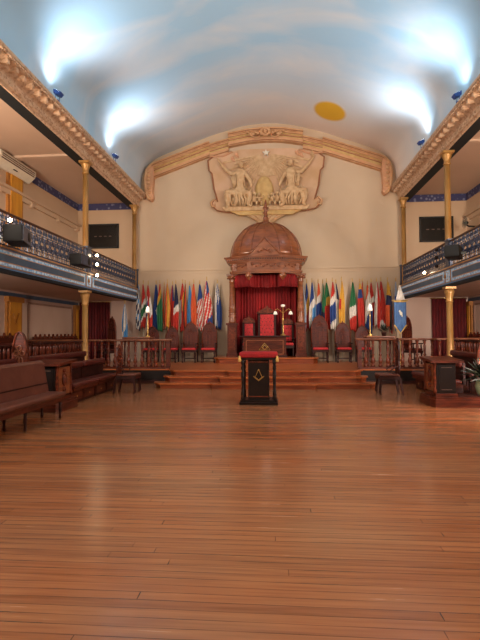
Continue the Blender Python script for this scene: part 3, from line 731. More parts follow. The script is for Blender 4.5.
for s in (-1, 1):
    e.prism([(0, .74), (s*.02, .74), (s*.1, .545), (s*.085, .55)], Y-.01, Y+.01, 'y')          # compass legs
    e.prism([(0, .47), (0, .51), (s*.115, .60), (s*.135, .58)], Y-.015, Y+.01, 'y')           # square arms
e.ball((0, Y, .745), (.02, .012, .02))
for v in e.bm.verts: v.co.x *= .85; v.co.z = .6+(v.co.z-.6)*.85
e.build('emblem', 'brass', al, label='gold square and compasses')

# ------------------------------------------------------------------ gothic chairs on the stage
def arch(h, z0, z1, sh):    # pointed back outline
    L = [(-h, z0), (-h, sh)]
    for k in range(1, 7):
        t = k/7; L.append((-h*(1-t**1.5), sh+(z1-sh)*math.sin(t*PI/2)**1.1))
    return L+[(0, z1)]+[(-x, zz) for x, zz in L[::-1]]
def gothic_chair(loc, w, back, label, rz=0, cushion='red_seat', name='gothic_chair', grp='tall-backed chairs on the stage'):
    t = thing(name, label, 'chair', loc, rz, grp); h = w/2
    ol = arch(h, .52, back, back-.38)
    MB().prism(ol, .2, .25, 'y').build('backrest', 'wood_chair', t)
    cv = MB(); cv.tube([(x, .195, zz) for x, zz in ol], .022, 6)
    for a in (0, PI*2/3, PI*4/3): cv.tube([(.07*math.cos(PI/2+a)+.05*math.cos(q), .19, back-.3+.07*math.sin(PI/2+a)+.05*math.sin(q)) for q in [2*PI*i/8 for i in range(9)]], .011, 5)
    for x in (-h*.45, 0, h*.45): cv.box(x-.012, x+.012, .185, .2, .65, back-.45)
    cv.ball((0, .22, back+.03), .035); cv.build('carving', 'wood_x', t)
    MB().bbox(-h+.02, h-.02, -.27, .19, .45, .53, .035).build('seat_cushion', cushion, t)
    MB().box(-h, h, -.27, .22, .37, .45).build('seat_frame', 'wood_dark', t)
    for s in (-1, 1):
        MB().lathe([(.025, 0), (.032, .04), (.02, .08), (.035, .2), (.02, .3), (.035, .34), (.03, .37)], s*(h-.04), -.23, 8).build('leg', 'wood_dark', t)
        MB().box(*sorted((s*(h-.05), s*h)), .2, .25, 0, .6).build('leg', 'wood_dark', t)
        MB().lathe([(.018, .45), (.025, .55), (.015, .66)], s*(h-.02), -.2, 8).bbox(*sorted((s*(h-.045), s*(h+.015))), -.26, .2, .66, .7, .012).build('armrest', 'wood_dark', t) if back > 1.35 else None
    MB().box(-h+.04, h-.04, -.01, .03, .12, .16).build('stretcher', 'wood_dark', t)
    return t
Z0 = .435
for x, w, tp, lb in ((-4.25, .5, 1.76, 'first chair from the left of the stage row, half hidden by the left desk'), (-3.5, .5, 1.74, 'low-backed pointed chair, second from the left in the stage row'),
                     (-2.8, .54, 1.9, 'tall pointed chair with red seat, second from the left canopy column'), (-2.1, .54, 1.9, 'tall pointed chair with red seat just left of the canopy'),
                     (1.92, .58, 2.12, 'tallest pointed chair with red seat, just right of the canopy'), (2.75, .54, 1.86, 'pointed chair with red seat, second to the right of the canopy'),
                     (3.45, .5, 1.74, 'pointed dark chair partly behind the right desk and balustrade')):
    gothic_chair((x, 16.75, Z0), w, tp-Z0-.02, lb)
gothic_chair((-5.6, 15.9, Z0), .42, 1.62, 'narrow red-brown pinnacled chair in front of the left red doorway curtain', -.6, 'leather_red', 'stall_chair', 'pinnacled side chairs')
gothic_chair((4.9, 15.9, Z0), .42, 1.56, 'narrow red-brown pinnacled chair behind the right balustrade beside the blue banner', .6, 'leather_red', 'stall_chair', 'pinnacled side chairs')

# side chairs standing on the hall floor
def side_chair(loc, rz, label, tall):
    t = thing('side_chair', label, 'chair', loc, rz, 'carved side chairs on the hall floor')
    bk = MB().prism([(-.13, .46), (-.17, .6), (-.15, .8), (-.18, tall-.3), (-.14, tall-.1), (-.06, tall-.06), (0, tall), (.06, tall-.06), (.14, tall-.1), (.18, tall-.3), (.15, .8), (.17, .6), (.13, .46)], .2, .24, 'y').build('backrest', 'wood' if rz > 0 else 'wood_dark', t)
    cv = MB()
    for k in range(9): cv.ball((.09*math.sin(k*2.1), .195, tall-.12-.05*k), (.035, .02, .03), 'wood_x', 6, 5)
    cv.tube([(0, .195, tall-.03), (.1, .195, tall-.14), (0, .195, tall-.3), (-.1, .195, tall-.14), (0, .195, tall-.03)], .014, 5, 'wood_x'); cv.build('carving', None, bk)
    MB().bbox(-.24, .24, -.29, .2, .44, .5, .028).build('seat_cushion', 'leather', t)
    MB().box(-.24, .24, -.28, .22, .37, .44).build('seat_frame', 'wood_dark', t)
    for s in (-1, 1):
        MB().prism([(-.25, 0), (-.29, .06), (-.25, .37), (-.2, .37), (-.23, .06), (-.21, 0)], *sorted((s*.19, s*.235)), 'x').build('leg', 'wood_dark', t)
        MB().prism([(.26, 0), (.19, .4), (.24, .4), (.31, 0)], *sorted((s*.19, s*.235)), 'x').build('leg', 'wood_dark', t)
        MB().tube([(s*.2, .2, .68), (s*.22, .1, .66), (s*.22, .0, .58), (s*.22, .06, .5), (s*.22, .14, .5)], .016, 6).build('arm_scroll', 'wood_dark', t)
    return t
side_chair((-3.4, 11.45, 0), PI/2, 'carved chair with leather seat facing right in front of the left balustrade', 1.24)
side_chair((3.08, 11.55, 0), -PI/2, 'carved chair with leather seat facing left in front of the right balustrade', 1.36)

# ------------------------------------------------------------------ balustrades
bal = [(.06, 0), (.06, .06), (.03, .08), (.05, .12), (.064, .18), (.052, .24), (.026, .29), (.024, .31), (.048, .34), (.026, .38), (.036, .48), (.042, .58), (.024, .64), (.046, .67), (.03, .7), (.055, .72), (.055, .75)]
for s, nm, x0, x1 in ((-1, 'left', 2.86, 7.3), (1, 'right', 2.74, 7.3)):
    t = thing('balustrade', 'turned dark wood balustrade along the %s front edge of the stage' % nm, 'balustrade', (s*x0, 13.78, .435))
    L = x1-x0; sb = lambda a, b: sorted((s*a, s*b))
    a, b = sb(-.08, L); MB().bbox(a, b, -.09, .09, .83, .89, .028).build('top_rail', 'wood_rail', t)
    a, b = sb(0, L); MB().box(a, b, -.07, .07, 0, .05).build('bottom_rail', 'wood', t)
    pm = MB().box(*sb(-.02, .1), -.06, .06, .05, .83).build('end_post', 'wood', t)
    n = int(L/.21); first = None
    for k in range(n):
        if first is None:
            first = MB().xf(Matrix()).lathe([(r, zz*1.04+.05) for r, zz in bal], 0, 0, 10).build('baluster', 'wood_x', t, (s*(.22+k*.21), 0, 0))
        else:
            c = first.copy(); C.objects.link(c); c.parent = t; c.location = (s*(.22+k*.21), 0, 0)

# desks behind the balustrades
for s, x, nm in ((-1, -4.0, 'left'), (1, 3.48, 'right')):
    t = thing('officer_desk', 'wooden desk standing behind the %s balustrade, top just above the rail' % nm, 'desk', (x, 14.35, Z0))
    MB().box(-.4, .4, -.23, .23, .8, .9).build('drawer_frame', 'wood', t); MB().bbox(-.44, .44, -.27, .27, .9, .95, .015).build('desk_top', 'wood_rail', t)
    for ex in (-.37, .37):
        for ey in (-.2, .2): MB().lathe([(.03, 0), (.02, .05), (.03, .4), (.02, .6), (.035, .72), (.035, .8)], ex, ey, 8).build('leg', 'wood', t)
    lx = -3.68 if s < 0 else 3.2
    lp = thing('desk_lamp', 'slender brass lamp with white shade on the %s desk behind the balustrade' % nm, 'lamp', (lx, 14.3, Z0+.95))
    MB().lathe([(.08, 0), (.08, .02), (.03, .05), (.015, .1), (.02, .4), (.012, .45), (.012, .8)], n=10).build('stem', 'brass', lp)
    MB().lathe([(.02, .98), (.05, .93), (.075, .82), (.08, .76), (.02, .78)], n=12).build('lamp_shade', 'globe', lp)
pt = thing('potted_plant', 'dark leafy plant in a small pot on the right desk', 'plant', (3.62, 14.35, Z0+.95))
MB().lathe([(.06, 0), (.08, .1), (.085, .12), (.05, .12)], n=12).build('pot', 'wood_dark', pt)
random.seed(5); lf = MB()
for k in range(46):
    a = random.uniform(0, 2*PI); e = random.uniform(.1, 1.4); L = random.uniform(.15, .3)
    d = Vector((math.cos(a)*math.cos(e), math.sin(a)*math.cos(e)*.7, math.sin(e))); b = Vector((0, 0, .12)); w = d.cross(Vector((0, 0, 1))).normalized()*.03
    lf.faces([b+d*L*.25, b+d*L*.6+w, b+d*L, b+d*L*.6-w+Vector((0, 0, .01))], [(0, 1, 2, 3)])
lf.build('foliage', 'leaf', pt)

# ------------------------------------------------------------------ seating at the sides (built for the left, mirrored for the right)
def pew(loc, L, label, s, seat_z=.42, back_z=1.0, depth=.45, pad='leather_red', legs=True, crest=False, rail=None, end=False, name='pew', grp=None, padroll=True):
    """local: runs along +Y from 0 to L; sitter faces +X*(-s) ; s=-1 left wall side"""
    t = thing(name, label, 'pew', loc, 0, grp); q = lambda a, b: sorted((-s*a, -s*b))
    a, b = q(-depth+.02, 0); MB().bbox(a, b, 0, L, seat_z-.09, seat_z, .035).build('seat_cushion', pad, t)
    a, b = q(-depth, -.03); MB().box(a, b, .02, L-.02, seat_z-.17, seat_z-.09).build('seat_frame', 'wood', t)
    bk = MB(); a, b = q(-depth-.05, -depth); bk.box(a, b, 0, L, seat_z-.1, back_z-.02, 'wood_dark')
    bk.build('back_board', None, t)
    if padroll:
        a, b = q(-depth-.02, -depth+.08); MB().bbox(a, b, .02, L-.02, back_z-.14, back_z+.01, .05).build('back_pad', pad, t)
    else:
        a, b = q(-depth-.01, -depth+.1)
        m = MB(); m.prism([(-s*(-depth+.0), back_z), (-s*(-depth-.04), back_z+.02), (-s*(-depth-.06), back_z), (-s*(-depth+.02), seat_z-.02), (-s*(-depth+.13), seat_z-.02), (-s*(-depth+.03), back_z-.03)], 0.02, L-.02, 'y'); m.build('back_pad', pad, t)
        MB().box(*q(-depth+.07, -depth+.1), .02, L-.02, seat_z+.14, seat_z+.16).build('seam', 'wood_dark', t)
    if legs:
        for k in range(max(2, round(L/1.2)+1)):
            y = .12+(L-.24)*k/max(1, round(L/1.2))
            for x in (-.06, -depth+.05): MB().lathe([(.02, 0), (.028, .03), (.018, .07), (.03, .16), (.02, .22), (.03, seat_z-.17)], -s*x, y, 8).build('leg', 'wood_dark', t)
    else:
        bs = MB(); a, b = q(-depth, -.12); bs.box(a, b, .02, L-.02, 0, seat_z-.17, 'wood_dark')
        a, b = q(-.12, -.1); n = max(1, round(L/.7))
        for k in range(n): bs.box(a, b, .06+L*k/n, L*(k+1)/n-.06, .06, seat_z-.2, 'wood'); bs.ball((-s*-.095, L*(k+.5)/n, .14), .015, 'brass', 6, 4)
        bs.build('base', None, t)
    if rail:
        m = MB(); a, b = q(-depth-.14, -depth-.05); m.box(a, b, 0, L, rail-.04, rail, 'wood_dark')
        n = round(L/.16)
        for k in range(n+1): m.lathe([(.02, back_z-.05), (.03, (back_z+rail)/2), (.02, rail-.03)], -s*(-depth-.1), L*k/n*.98+.02, 6, 'wood')
        m.build('top_rail', None, t)
    if crest:
        m = MB(); n = round(L/.3); a, b = q(-depth-.06, -depth); m.box(a, b, 0, L, back_z, back_z+.14, 'wood'); m.box(*q(-depth-.07, -depth+.01), 0, L, back_z+.12, back_z+.15, 'wood')
        for k in range(n):
            y = L*(k+.5)/n; m.prism([(y-.1, back_z+.15), (y-.08, back_z+.2), (y-.03, back_z+.22), (y, back_z+.3), (y+.03, back_z+.22), (y+.08, back_z+.2), (y+.1, back_z+.15)], a, b, 'x', 'wood_x')
            m.ball((-s*(-depth-.03), y-.15, back_z+.19), (.03, .03, .04), 'wood_x', 6, 5)
        m.build('cresting', None, t)
    if end:
        zt = end; m = MB(); ol = arch(.17, 0, zt, zt-.42); cxx = s*(.36 if s < 0 else .3)
        m.prism([(cxx+x, zz) for x, zz in ol], -.07, 0, 'y', 'wood'); m.tube([(cxx+x*.9, -.075, zz) for x, zz in ol[1:-1]], .02, 5, 'wood_x')
        for a in (PI/2, PI*7/6, PI*11/6):
            m.tube([(cxx+.07*math.cos(a)+.05*math.cos(v), -.08, zt-.4+.07*math.sin(a)+.05*math.sin(v)) for v in [2*PI*i/10 for i in range(11)]], .012, 5, 'wood_canopy')
        for x in (-.07, 0, .07): m.tube([(cxx+x, -.08, .5), (cxx+x, -.08, zt-.55), (cxx+x*.3, -.08, zt-.5)], .012, 5, 'wood_canopy')
        m.build('end_panel', None, t)
    return t
for s, nm in ((-1, 'left'), (1, 'right')):
    X = lambda v: s*v
    if s < 0:
        pew((X(3.45), 5.6, 0), 2.55, 'long brown leather bench with turned legs in the left foreground', s, .46, 1.0, .45, 'leather', True, name='leather_bench', padroll=False)
    # tier floor under the back rows
    struct(MB().box(*sorted((X(4.45), X(HW-.03))), 5.0, 13.6, 0, .14).build('tier_floor', 'wood_dark'))
    pew((X(3.9 if s < 0 else 3.98), 9.5 if s < 0 else 10.5, 0), 1.35 if s < 0 else .9, 'front pew with oxblood cushions right behind the %s carved desk' % nm, s, .44, .84, .45, legs=False, grp='front pews along the floor')
    pew((X(3.9 if s < 0 else 3.98), 10.88 if s < 0 else 11.45, 0), 1.4, 'front pew with oxblood cushions on the %s side nearest the stage' % nm, s, .44, .84, .45, legs=False, grp='front pews along the floor')
    if s < 0: pew((X(4.52), 6.3, .14), 2.7, 'raised leather pew at the left edge, before the pointed bench end', s, .45, .86, .42, rail=1.14, grp='raised pews below the galleries')
    pew((X(4.52), 9.15 if s < 0 else 10.4, .14), 3.3 if s < 0 else 2.1, 'raised %s pew with pointed carved end panel in front of the gallery column' % nm, s, .45, .88, .42, rail=1.16, end=1.4 if s < 0 else 1.2, grp='raised pews below the galleries')
    pew((X(6.75), 9.0, .14), 4.4, 'high %s wall pew with jagged carved cresting below the ochre pilaster' % nm, s, .6, 1.1, .45, crest=True, grp='crested wall pews')
    pew((X(6.75), 13.92, .435), 3.2, 'crested %s wall pew up on the stage near the corner curtain' % nm, s, .42, .76, .45, crest=True, grp='crested wall pews')

def lectern(loc, s, label, wide):
    t = thing('carved_desk', label, 'desk', loc, 0, 'carved desks at the pew ends'); q = lambda a, b: sorted((s*a, s*b))
    a, b = q(-.1, wide); MB().prism([(s*-.1, .1), (s*-.02, -.02), (s*wide, -.02), (s*wide, .78), (s*-.1, .78)], 0, .16, 'z').prism([(s*-.08, .12), (s*0, 0), (s*wide, 0), (s*wide, .76), (s*-.08, .76)], .16, .2, 'z').build('plinth', 'wood', t)
    MB().box(*q(.03, .4), .06, .68, .2, .9, 'wood_black').box(*q(0, .43), .03, .71, .2, .27, 'wood').build('body', None, t)
    MB().box(*q(.0, .03), .12, .62, .3, .84, 'wood_canopy').tube([(-s*.01, .37+.08*math.cos(v), .6+.12*math.sin(v)) for v in [2*PI*i/10 for i in range(11)]], .02, 6, 'wood_x').ball((-s*.01, .37, .58), (.03, .05, .1), 'wood_x').ball((-s*.01, .37, .4), (.03, .07, .05), 'wood_x').ball((-s*.01, .37, .77), (.03, .07, .04), 'wood_x').build('carved_panel', None, t)
    MB().box(*q(.08, .36), .05, .06, .3, .82, 'wood_black').box(*q(.12, .32), .04, .052, .34, .35, 'grey').box(*q(.12, .32), .04, .052, .78, .79, 'grey').build('front_panel', None, t)
    for y in (.08, .66): MB().lathe([(.03, .27), (.04, .32), (.022, .38), (.035, .5), (.022, .75), (.04, .86), (.04, .9)], s*.0, y, 8).build('corner_post', 'wood_x', t)
    MB().prism([(-.02, .88), (.78, .93), (.78, .98), (-.02, .93)], *q(-.09, .54 if s > 0 else .62), 'x').build('desk_top', 'wood', t)
    return t
lectern((-3.86, 8.55, 0), -1, 'carved wooden desk with sloping top behind the end of the leather bench', .62)
lectern((3.52, 9.5, 0), 1, 'dark carved desk on a stepped plinth at the right edge', 1.35)

# flower arrangement at the right edge
fa = thing('flower_arrangement', 'flower arrangement with dark leaves and a pale green pot at the right edge', 'plant', (4.56, 9.72, .2))
MB().lathe([(.12, 0), (.16, .05), (.2, .2), (.17, .3), (.13, .33), (.1, .3)], n=18).build('pot', 'pale_green', fa)
random.seed(11); lf = MB()
for k in range(60):
    a = random.uniform(PI*.55, PI*1.75) if k % 3 else random.uniform(0, 2*PI); e = random.uniform(-.1, 1.2); L = random.uniform(.32, .56)
    d = Vector((math.cos(a)*math.cos(e), math.sin(a)*math.cos(e), math.sin(e))); b = Vector((0, 0, .33)); w = d.cross(Vector((0, 0, 1))).normalized()*.05
    lf.faces([b+d*L*.2, b+d*L*.55+w, b+d*L-Vector((0, 0, .05)), b+d*L*.55-w, b+d*L*.6+Vector((0, 0, .02))], [(0, 1, 4), (1, 2, 4), (2, 3, 4), (3, 0, 4)], 'leaf' if k % 4 else 'leaf_grey')
lf.build('foliage', None, fa)
for x, y, zz, r in ((.05, -.08, .62, .09), (.18, -.1, .56, .08), (.1, .1, .68, .07), (-.06, .05, .66, .06)):
    m = MB(); m.ball((x, y, zz), r*.45, 'fascia_gold')
    for k in range(8):
        a = k*PI/4; m.ball((x+r*.6*math.cos(a), y-.01, zz+r*.6*math.sin(a)), (r*.42, r*.25, r*.42), 'flower', 7, 5)
    m.tube([(x, y, zz), (x*.4, y*.4, .3)], .008, 5, 'leaf'); m.build('flower', None, fa)

# ------------------------------------------------------------------ flags
def flag(px_x, top, bot, w, bands, label, y=17.28, slant=0, sway=.0, cat='flag', grp='flags along the back wall', z0=.435, seed=0):
    t = thing('flag', label, cat, (px_x, y, z0), 0, grp); rnd = random.Random(seed*17+3)
    MB().lathe([(.07, 0), (.07, .02), (.02, .04), (.011, .06), (.011, top-z0-.02)], n=8).build('pole', 'pole', t)
    MB().lathe([(.014, top-z0-.03), (.022, top-z0), (.012, top-z0+.03), (.02, top-z0+.06), (.003, top-z0+.13)], n=8).build('finial', 'brass', t)
    nu, nv = 12, 36; H = top-bot; vs = []; fs = []; mats = []
    ph = rnd.uniform(0, 6)
    for j in range(nv+1):
        v = j/nv; ww = w*(.12+.88*min(1, v*1.9)**.8)*(1-.18*max(0, v-.8)/.2)
        for i in range(nu+1):
            u = i/nu
            zz = top-z0-.05-H*v-(.10*H*v)*(abs(u-.45)*1.2)*(1 if v > .7 else .3)+.04*math.sin(ph+u*5)*v
            vs.append(((u-.42)*ww+sway*v+.012*math.sin(v*5+ph), -.03-.04*(.3+v)*math.sin(u*PI*4.2+ph+v*1.1)-.02*v, zz))
    m = MB()
    F = {}
    for j in range(nv):
        for i in range(nu):
            u, v = (i+.5)/nu, (j+.5)/nv
            F.setdefault(bands(u, v+slant*(u-.5)), []).append((j*(nu+1)+i, j*(nu+1)+i+1, (j+1)*(nu+1)+i+1, (j+1)*(nu+1)+i))
    V = [m.bm.verts.new(p) for p in vs]
    for k, L in F.items():
        mi = m.mi(flagcol(k))
        for f in L:
            ff = m.bm.faces.new([V[q] for q in f]); ff.material_index = mi; ff.smooth = True
    o = m.build('cloth', None, t); sd = o.modifiers.new('S', 'SOLIDIFY'); sd.thickness = .006
    return t
def vb(spec):      # bands down the cloth: "r.3 w.2 b.5"
    items = [(s_[0], float(s_[1:])) for s_ in spec.split()]; tot = sum(f for _, f in items)
    def f(u, v):
        a = 0
        for c, q in items:
            a += q/tot
            if v < a: return c
        return items[-1][0]
    return f
def ub(spec, spec2=None, cut=1):   # bands across the cloth above the cut, another rule below
    items = [(s_[0], float(s_[1:])) for s_ in spec.split()]; tot = sum(f for _, f in items)
    def f(u, v):
        if v > cut: return spec2(u, v)
        a = 0
        for c, q in items:
            a += q/tot
            if u < a: return c
        return items[-1][0]
    return f
def stars(u, v): return 'b' if v < .33 else ('w' if int((u*5+v*9)) % 2 else 'r')
def jack(u, v): return 'b' if (v < .3 and u > .45) or (v > .78 and u > .4) else ('w' if int(u*6+v*11) % 3 == 0 else 'r')
def greek(u, v): return 'w' if (u < .3 and v > .1 and v < .8) or int((u*2.2+v*6)) % 2 == 0 and v < .5 else 'b'
def tri(u, v): return 'w' if .48 < v < .72 and u > .3+abs(v-.6)*4 else 'b'
def chec(u, v): return 'w' if int(u*3+v*8) % 2 else ('n' if int(v*9) % 3 else 'l')
D = [
 (-4.86, 3.42, 1.75, .16, chec, 0, 'pale checked blue and white flag nearest the left balcony end'),
 (-4.72, 3.45, 1.8, .2, vb('r.4 w.12 g.2 w.08 r.2'), .2, 'red flag with green and white lower part, second from the left balcony'),
 (-4.48, 3.42, 1.72, .24, lambda u, v: ('b' if u < .35 and .3 < v < .62 else 'w') if (u < .35 and v > .2) or (.4 < v < .8 and u > .55) else 'r', .3, 'red, white and blue flag with red tip, third from the left balcony'),
 (-4.23, 3.42, 1.72, .27, tri, 0, 'deep blue flag with a white triangle fold'),
 (-4.03, 3.44, 1.7, .2, vb('r.15 y.2 g.65'), .25, 'flag of red, yellow and green bands, mostly green below'),
 (-3.9, 3.40, 1.75, .1, ub('o.5 t.5'), 0, 'narrow tan and orange flag right of the green one'),
 (-3.75, 3.44, 1.8, .22, lambda u, v: 'k' if (u < .15 and v > .5) else ('y' if .3 < u < .8 else 'o'), 0, 'amber yellow flag with orange edges'),
 (-3.58, 3.4, 1.72, .18, ub('r.5 b.5', vb('r1'), .35), 0, 'orange red flag with a small blue top corner'),
 (-3.42, 3.44, 1.72, .2, vb('n.48 w.16 r.36'), .12, 'navy flag with white patch and red bottom'),
 (-3.2, 3.45, 1.68, .25, lambda u, v: 'r' if v < .28 or v > .8 else ('w' if u < .35 else ('y' if v < .6 and u > .5 else 'r')), .2, 'red, white and yellow flag in the middle of the left row'),
 (-3.06, 3.42, 1.7, .12, ub('k.4 o.6'), 0, 'narrow dark flag with orange edge left of the sky blue one'),
 (-2.92, 3.4, 1.72, .22, vb('l1'), 0, 'plain sky blue flag in the left row'),
 (-2.74, 3.42, 1.8, .22, vb('o1'), 0, 'plain orange red flag between the sky blue and starred flags'),
 (-2.53, 3.42, 1.68, .28, stars, .1, 'flag with blue upper corner and red and white stripes'),
 (-2.24, 3.55, 1.66, .34, jack, .2, 'tall crossed red, white and blue flag, second from the canopy on the left'),
 (-1.86, 3.42, 1.74, .3, greek, .5, 'blue and white striped flag beside the canopy on the left'),
 (1.36, 3.42, 1.7, .17, ub('t.6 c.4'), 0, 'greyish beige flag closest to the canopy on the right'),
 (1.5, 3.42, 1.7, .18, vb('b.36 y.26 r.38'), .3, 'blue, yellow and red banded flag just right of the canopy'),
 (1.69, 3.4, 1.76, .24, lambda u, v: 'b' if v < .4 and u < .8 else ('l' if (u > .5 and v > .6) else 'w'), .25, 'bright blue flag with white and pale blue lower part'),
 (1.93, 3.4, 1.8, .2, vb('o.28 w.18 b.44 w.1'), .1, 'flag with orange tip, white band and blue lower half'),
 (2.08, 3.38, 1.85, .1, vb('g.7 n.3'), 0, 'thin dark green flag left of the green and red one'),
 (2.24, 3.4, 1.76, .28, lambda u, v: ('g' if v < .34 else ('y' if v < .52 and u > .35 else ('g' if v < .5 else 'r'))), .1, 'flag with green top, yellow patch and large red bottom'),
 (2.43, 3.42, 1.7, .22, vb('r.3 w.17 b.35 w.18'), .15, 'red topped flag with white and blue bands, fifth right of the canopy'),
 (2.58, 3.4, 1.74, .2, lambda u, v: 'n' if v < .35 and u > .4 else ('n' if u < .2 and v > .8 else 'w'), 0, 'white flag with navy upper edge beside the golden one'),
 (2.77, 3.44, 1.74, .22, lambda u, v: 'r' if u < .45 and .38 < v < .6 else 'y', 0, 'golden yellow flag with a red patch'),
 (3.18, 3.42, 1.66, .26, vb('g.5 w.22 r.28'), .1, 'green, white and red flag standing apart right of the golden one'),
 (3.43, 3.4, 1.7, .25, lambda u, v: 'y' if v < .15 else ('b' if v < .32 else 'r'), 0, 'red flag with yellow and blue top'),
 (3.56, 3.4, 1.75, .14, vb('o1'), 0, 'narrow orange flag left of the white and blue one'),
 (3.7, 3.3, 1.62, .26, lambda u, v: ('w' if v < .66 else 'b') if v > .2 else 'o', .3, 'white flag with bright blue bottom behind the right desk lamp'),
 (3.87, 3.42, 1.8, .22, lambda u, v: 'w' if .35 < v < .48 else 'r', .1, 'red flag with a white band above the right desk lamp'),
 (4.04, 3.38, 1.8, .2, ub('w.5 r.5'), 0, 'half white and half red flag'),
 (4.22, 3.44, 1.8, .24, lambda u, v: 'w' if v > .88 or (u < .18 and .2 < v < .5) else 'r', 0, 'bright red flag with white lower edge right of the half white one'),
 (4.42, 3.44, 1.74, .24, lambda u, v: 'y' if v < .3 else ('n' if v < .52 else ('o' if u < .6 else 'k')), 0, 'flag with yellow tip, navy middle and orange bottom'),
 (4.57, 3.1, 1.6, .12, vb('n.4 r.6'), 0, 'narrow navy and red flag left of the blue banner'),
 (4.72, 3.4, 1.7, .16, vb('c.3 b.1 c.6'), 0, 'pale grey blue flag at the right balcony end'),
]
for k, (x, tp, bt, w, fn, sl, lb) in enumerate(D):
    flag(x, tp-.02*(k % 3), bt, w, fn, lb, 17.2+.16*(k % 2)+.05*(k % 3 == 0), sl, .02*((k*7) % 3-1), seed=k)
flag(-5.12, 2.62, 1.32, .2, lambda u, v: 'l' if (u < .25 and v < .6) or v > .72 else ('c' if u > .75 else 'w'), 'pale blue and white flag alone on a stand left of the left desk', 16.4, .35, grp='single flags', seed=50)

bn = thing('banner', 'blue pointed banner with gold fringe on a stand at the right balcony end', 'banner', (4.27, 15.0, Z0))
MB().lathe([(.14, 0), (.14, .03), (.03, .06), (.014, .1), (.014, 2.55)], n=10).build('pole', 'brass', bn)
MB().tube([(-.22, -.03, 2.06), (.22, -.03, 2.06)], .014, 6).ball((-.23, -.03, 2.06), .025).ball((.23, -.03, 2.06), .025).build('crossbar', 'brass', bn)
def bshape(u): return 1.02+.26*abs(u-.5)*2 if True else 0
vs = []; fs = []; nu = 14
for j in range(9):
    for i in range(nu+1):
        u = i/nu; zz = 2.05-(2.05-bshape(u))*j/8; vs.append((-.19+.38*u, -.05-.018*math.sin(u*PI*5), zz))
for j in range(8):
    for i in range(nu): fs.append((j*(nu+1)+i, j*(nu+1)+i+1, (j+1)*(nu+1)+i+1, (j+1)*(nu+1)+i))
M['banner_blue'] = mat('banner_blue_cloth', (76, 112, 158), .7, col2=(60, 92, 138), scale=(6, 6, 6))
o = MB().faces(vs, fs, 'banner_blue', True).build('cloth', None, bn); o.modifiers.new('S', 'SOLIDIFY').thickness = .008
MB().tube([(-.19, -.06, 2.03), (.19, -.06, 2.03)], .02, 6).build('fringe', 'cord', bn)
fr = MB().tube([(-.19, -.06, 1.29), (0, -.06, 1.02), (.19, -.06, 1.29)], .022, 6).build('fringe', 'cord', bn)
eb = MB().ball((.02, -.075, 1.65), (.045, .01, .06)).ball((-.02, -.075, 1.72), (.03, .01, .04)).ball((.05, -.075, 1.58), (.02, .01, .04)).build('emblem', 'white', bn)
vs = []; fs = []
for j in range(9):
    for i in range(9):
        v = j/8; vs.append(((i/8-.45)*(.04+.24*v), -.03-.03*math.sin(i*1.4+j*.3), 2.55-.47*v))
for j in range(8):
    for i in range(8): fs.append((j*9+i, j*9+i+1, (j+1)*9+i+1, (j+1)*9+i))
m = MB().faces(vs, fs, flagcol('w'), True); o = m.build('bow', None, bn); o.modifiers.new('S', 'SOLIDIFY').thickness = .006

# ------------------------------------------------------------------ doorway curtains under the galleries
for s, nm in ((-1, 'left'), (1, 'right')):
    x0, x1 = 6.08, 7.3
    o = drape([(s*x0, 17.5), (s*x1, 17.5)], .45, 2.72, .035, 11, 110, 'curtain').build('curtain'); o.modifiers.new('S', 'SOLIDIFY').thickness = .01
    tag(o, 'dark red floor-length curtain in the corner under the %s gallery' % nm, 'curtain', 'corner curtains')
    o = MB().tube([(s*(x0-.05), 17.5, 2.74), (s*(x1+.05), 17.5, 2.74)], .018, 8).build('curtain_rod', 'brass'); tag(o, 'thin brass rod holding the %s corner curtain' % nm, 'rod', 'curtain rods')

# ------------------------------------------------------------------ boards, air conditioner, fan, speakers, lamps
for x0, x1, z0, z1, nm in ((-6.98, -5.76, 4.84, 5.8, 'left'), (5.7, 6.92, 4.84, 5.78, 'right')):
    t = thing('wall_board', 'dark rectangular board on the stage wall above the %s gallery' % nm, 'board', ((x0+x1)/2, YB, (z0+z1)/2), 0, 'dark boards')
    w, h = (x1-x0)/2, (z1-z0)/2
    MB().box(-w+.04, w-.04, -.05, 0, -h+.04, h-.04).build('panel', 'glass_dark', t)
    f = MB()
    for a in ((-w, w, h-.05, h), (-w, w, -h, -h+.05), (-w, -w+.05, -h, h), (w-.05, w, -h, h)): f.box(a[0], a[1], -.07, 0, a[2], a[3])
    f.build('frame', 'black', t)
    lt = MB()
    for k in range(4): lt.box(-w*.6+k*w*.32, -w*.6+k*w*.32+.1, -.053, -.048, -.02, .01)
    lt.build('dim_lettering', 'grey', t)
ac = thing('air_conditioner', 'white ceiling air conditioner hung below the left gallery ceiling', 'air conditioner', (-7.42, 11.9, 6.2))
MB().prism([(.0, .0), (.12, -.02), (.3, .14), (.34, .22), (.34, .34), (.0, .34)], 0, 1.85, 'y').build('casing', 'white', ac)
v = MB()
for k in range(3):
    a = .04+k*.055; v.prism([(.33-.01*k, .3-a), (.35-.01*k, .3-a), (.35-.01*k, .325-a), (.33-.01*k, .325-a)], .08, 1.77, 'y')
v.build('vent_slats', 'grey', ac)
MB().box(.2, .24, .8, 1.0, .06, .08).build('display', 'black', ac)
fn = thing('wall_fan', 'dark bracket fan on the right gallery wall near the corner', 'fan', (HW-.14, 16.6, 5.2))
MB().tube([(.14, 0, -.05), (-.2, 0, -.02), (-.3, 0, .05)], .03, 8).build('bracket', 'black', fn)
cg = MB()
for r in (.2, .13, .06): cg.tube([(-.34, r*math.cos(a), .12+r*math.sin(a)*1) for a in [2*PI*i/16 for i in range(17)]], .008, 5)
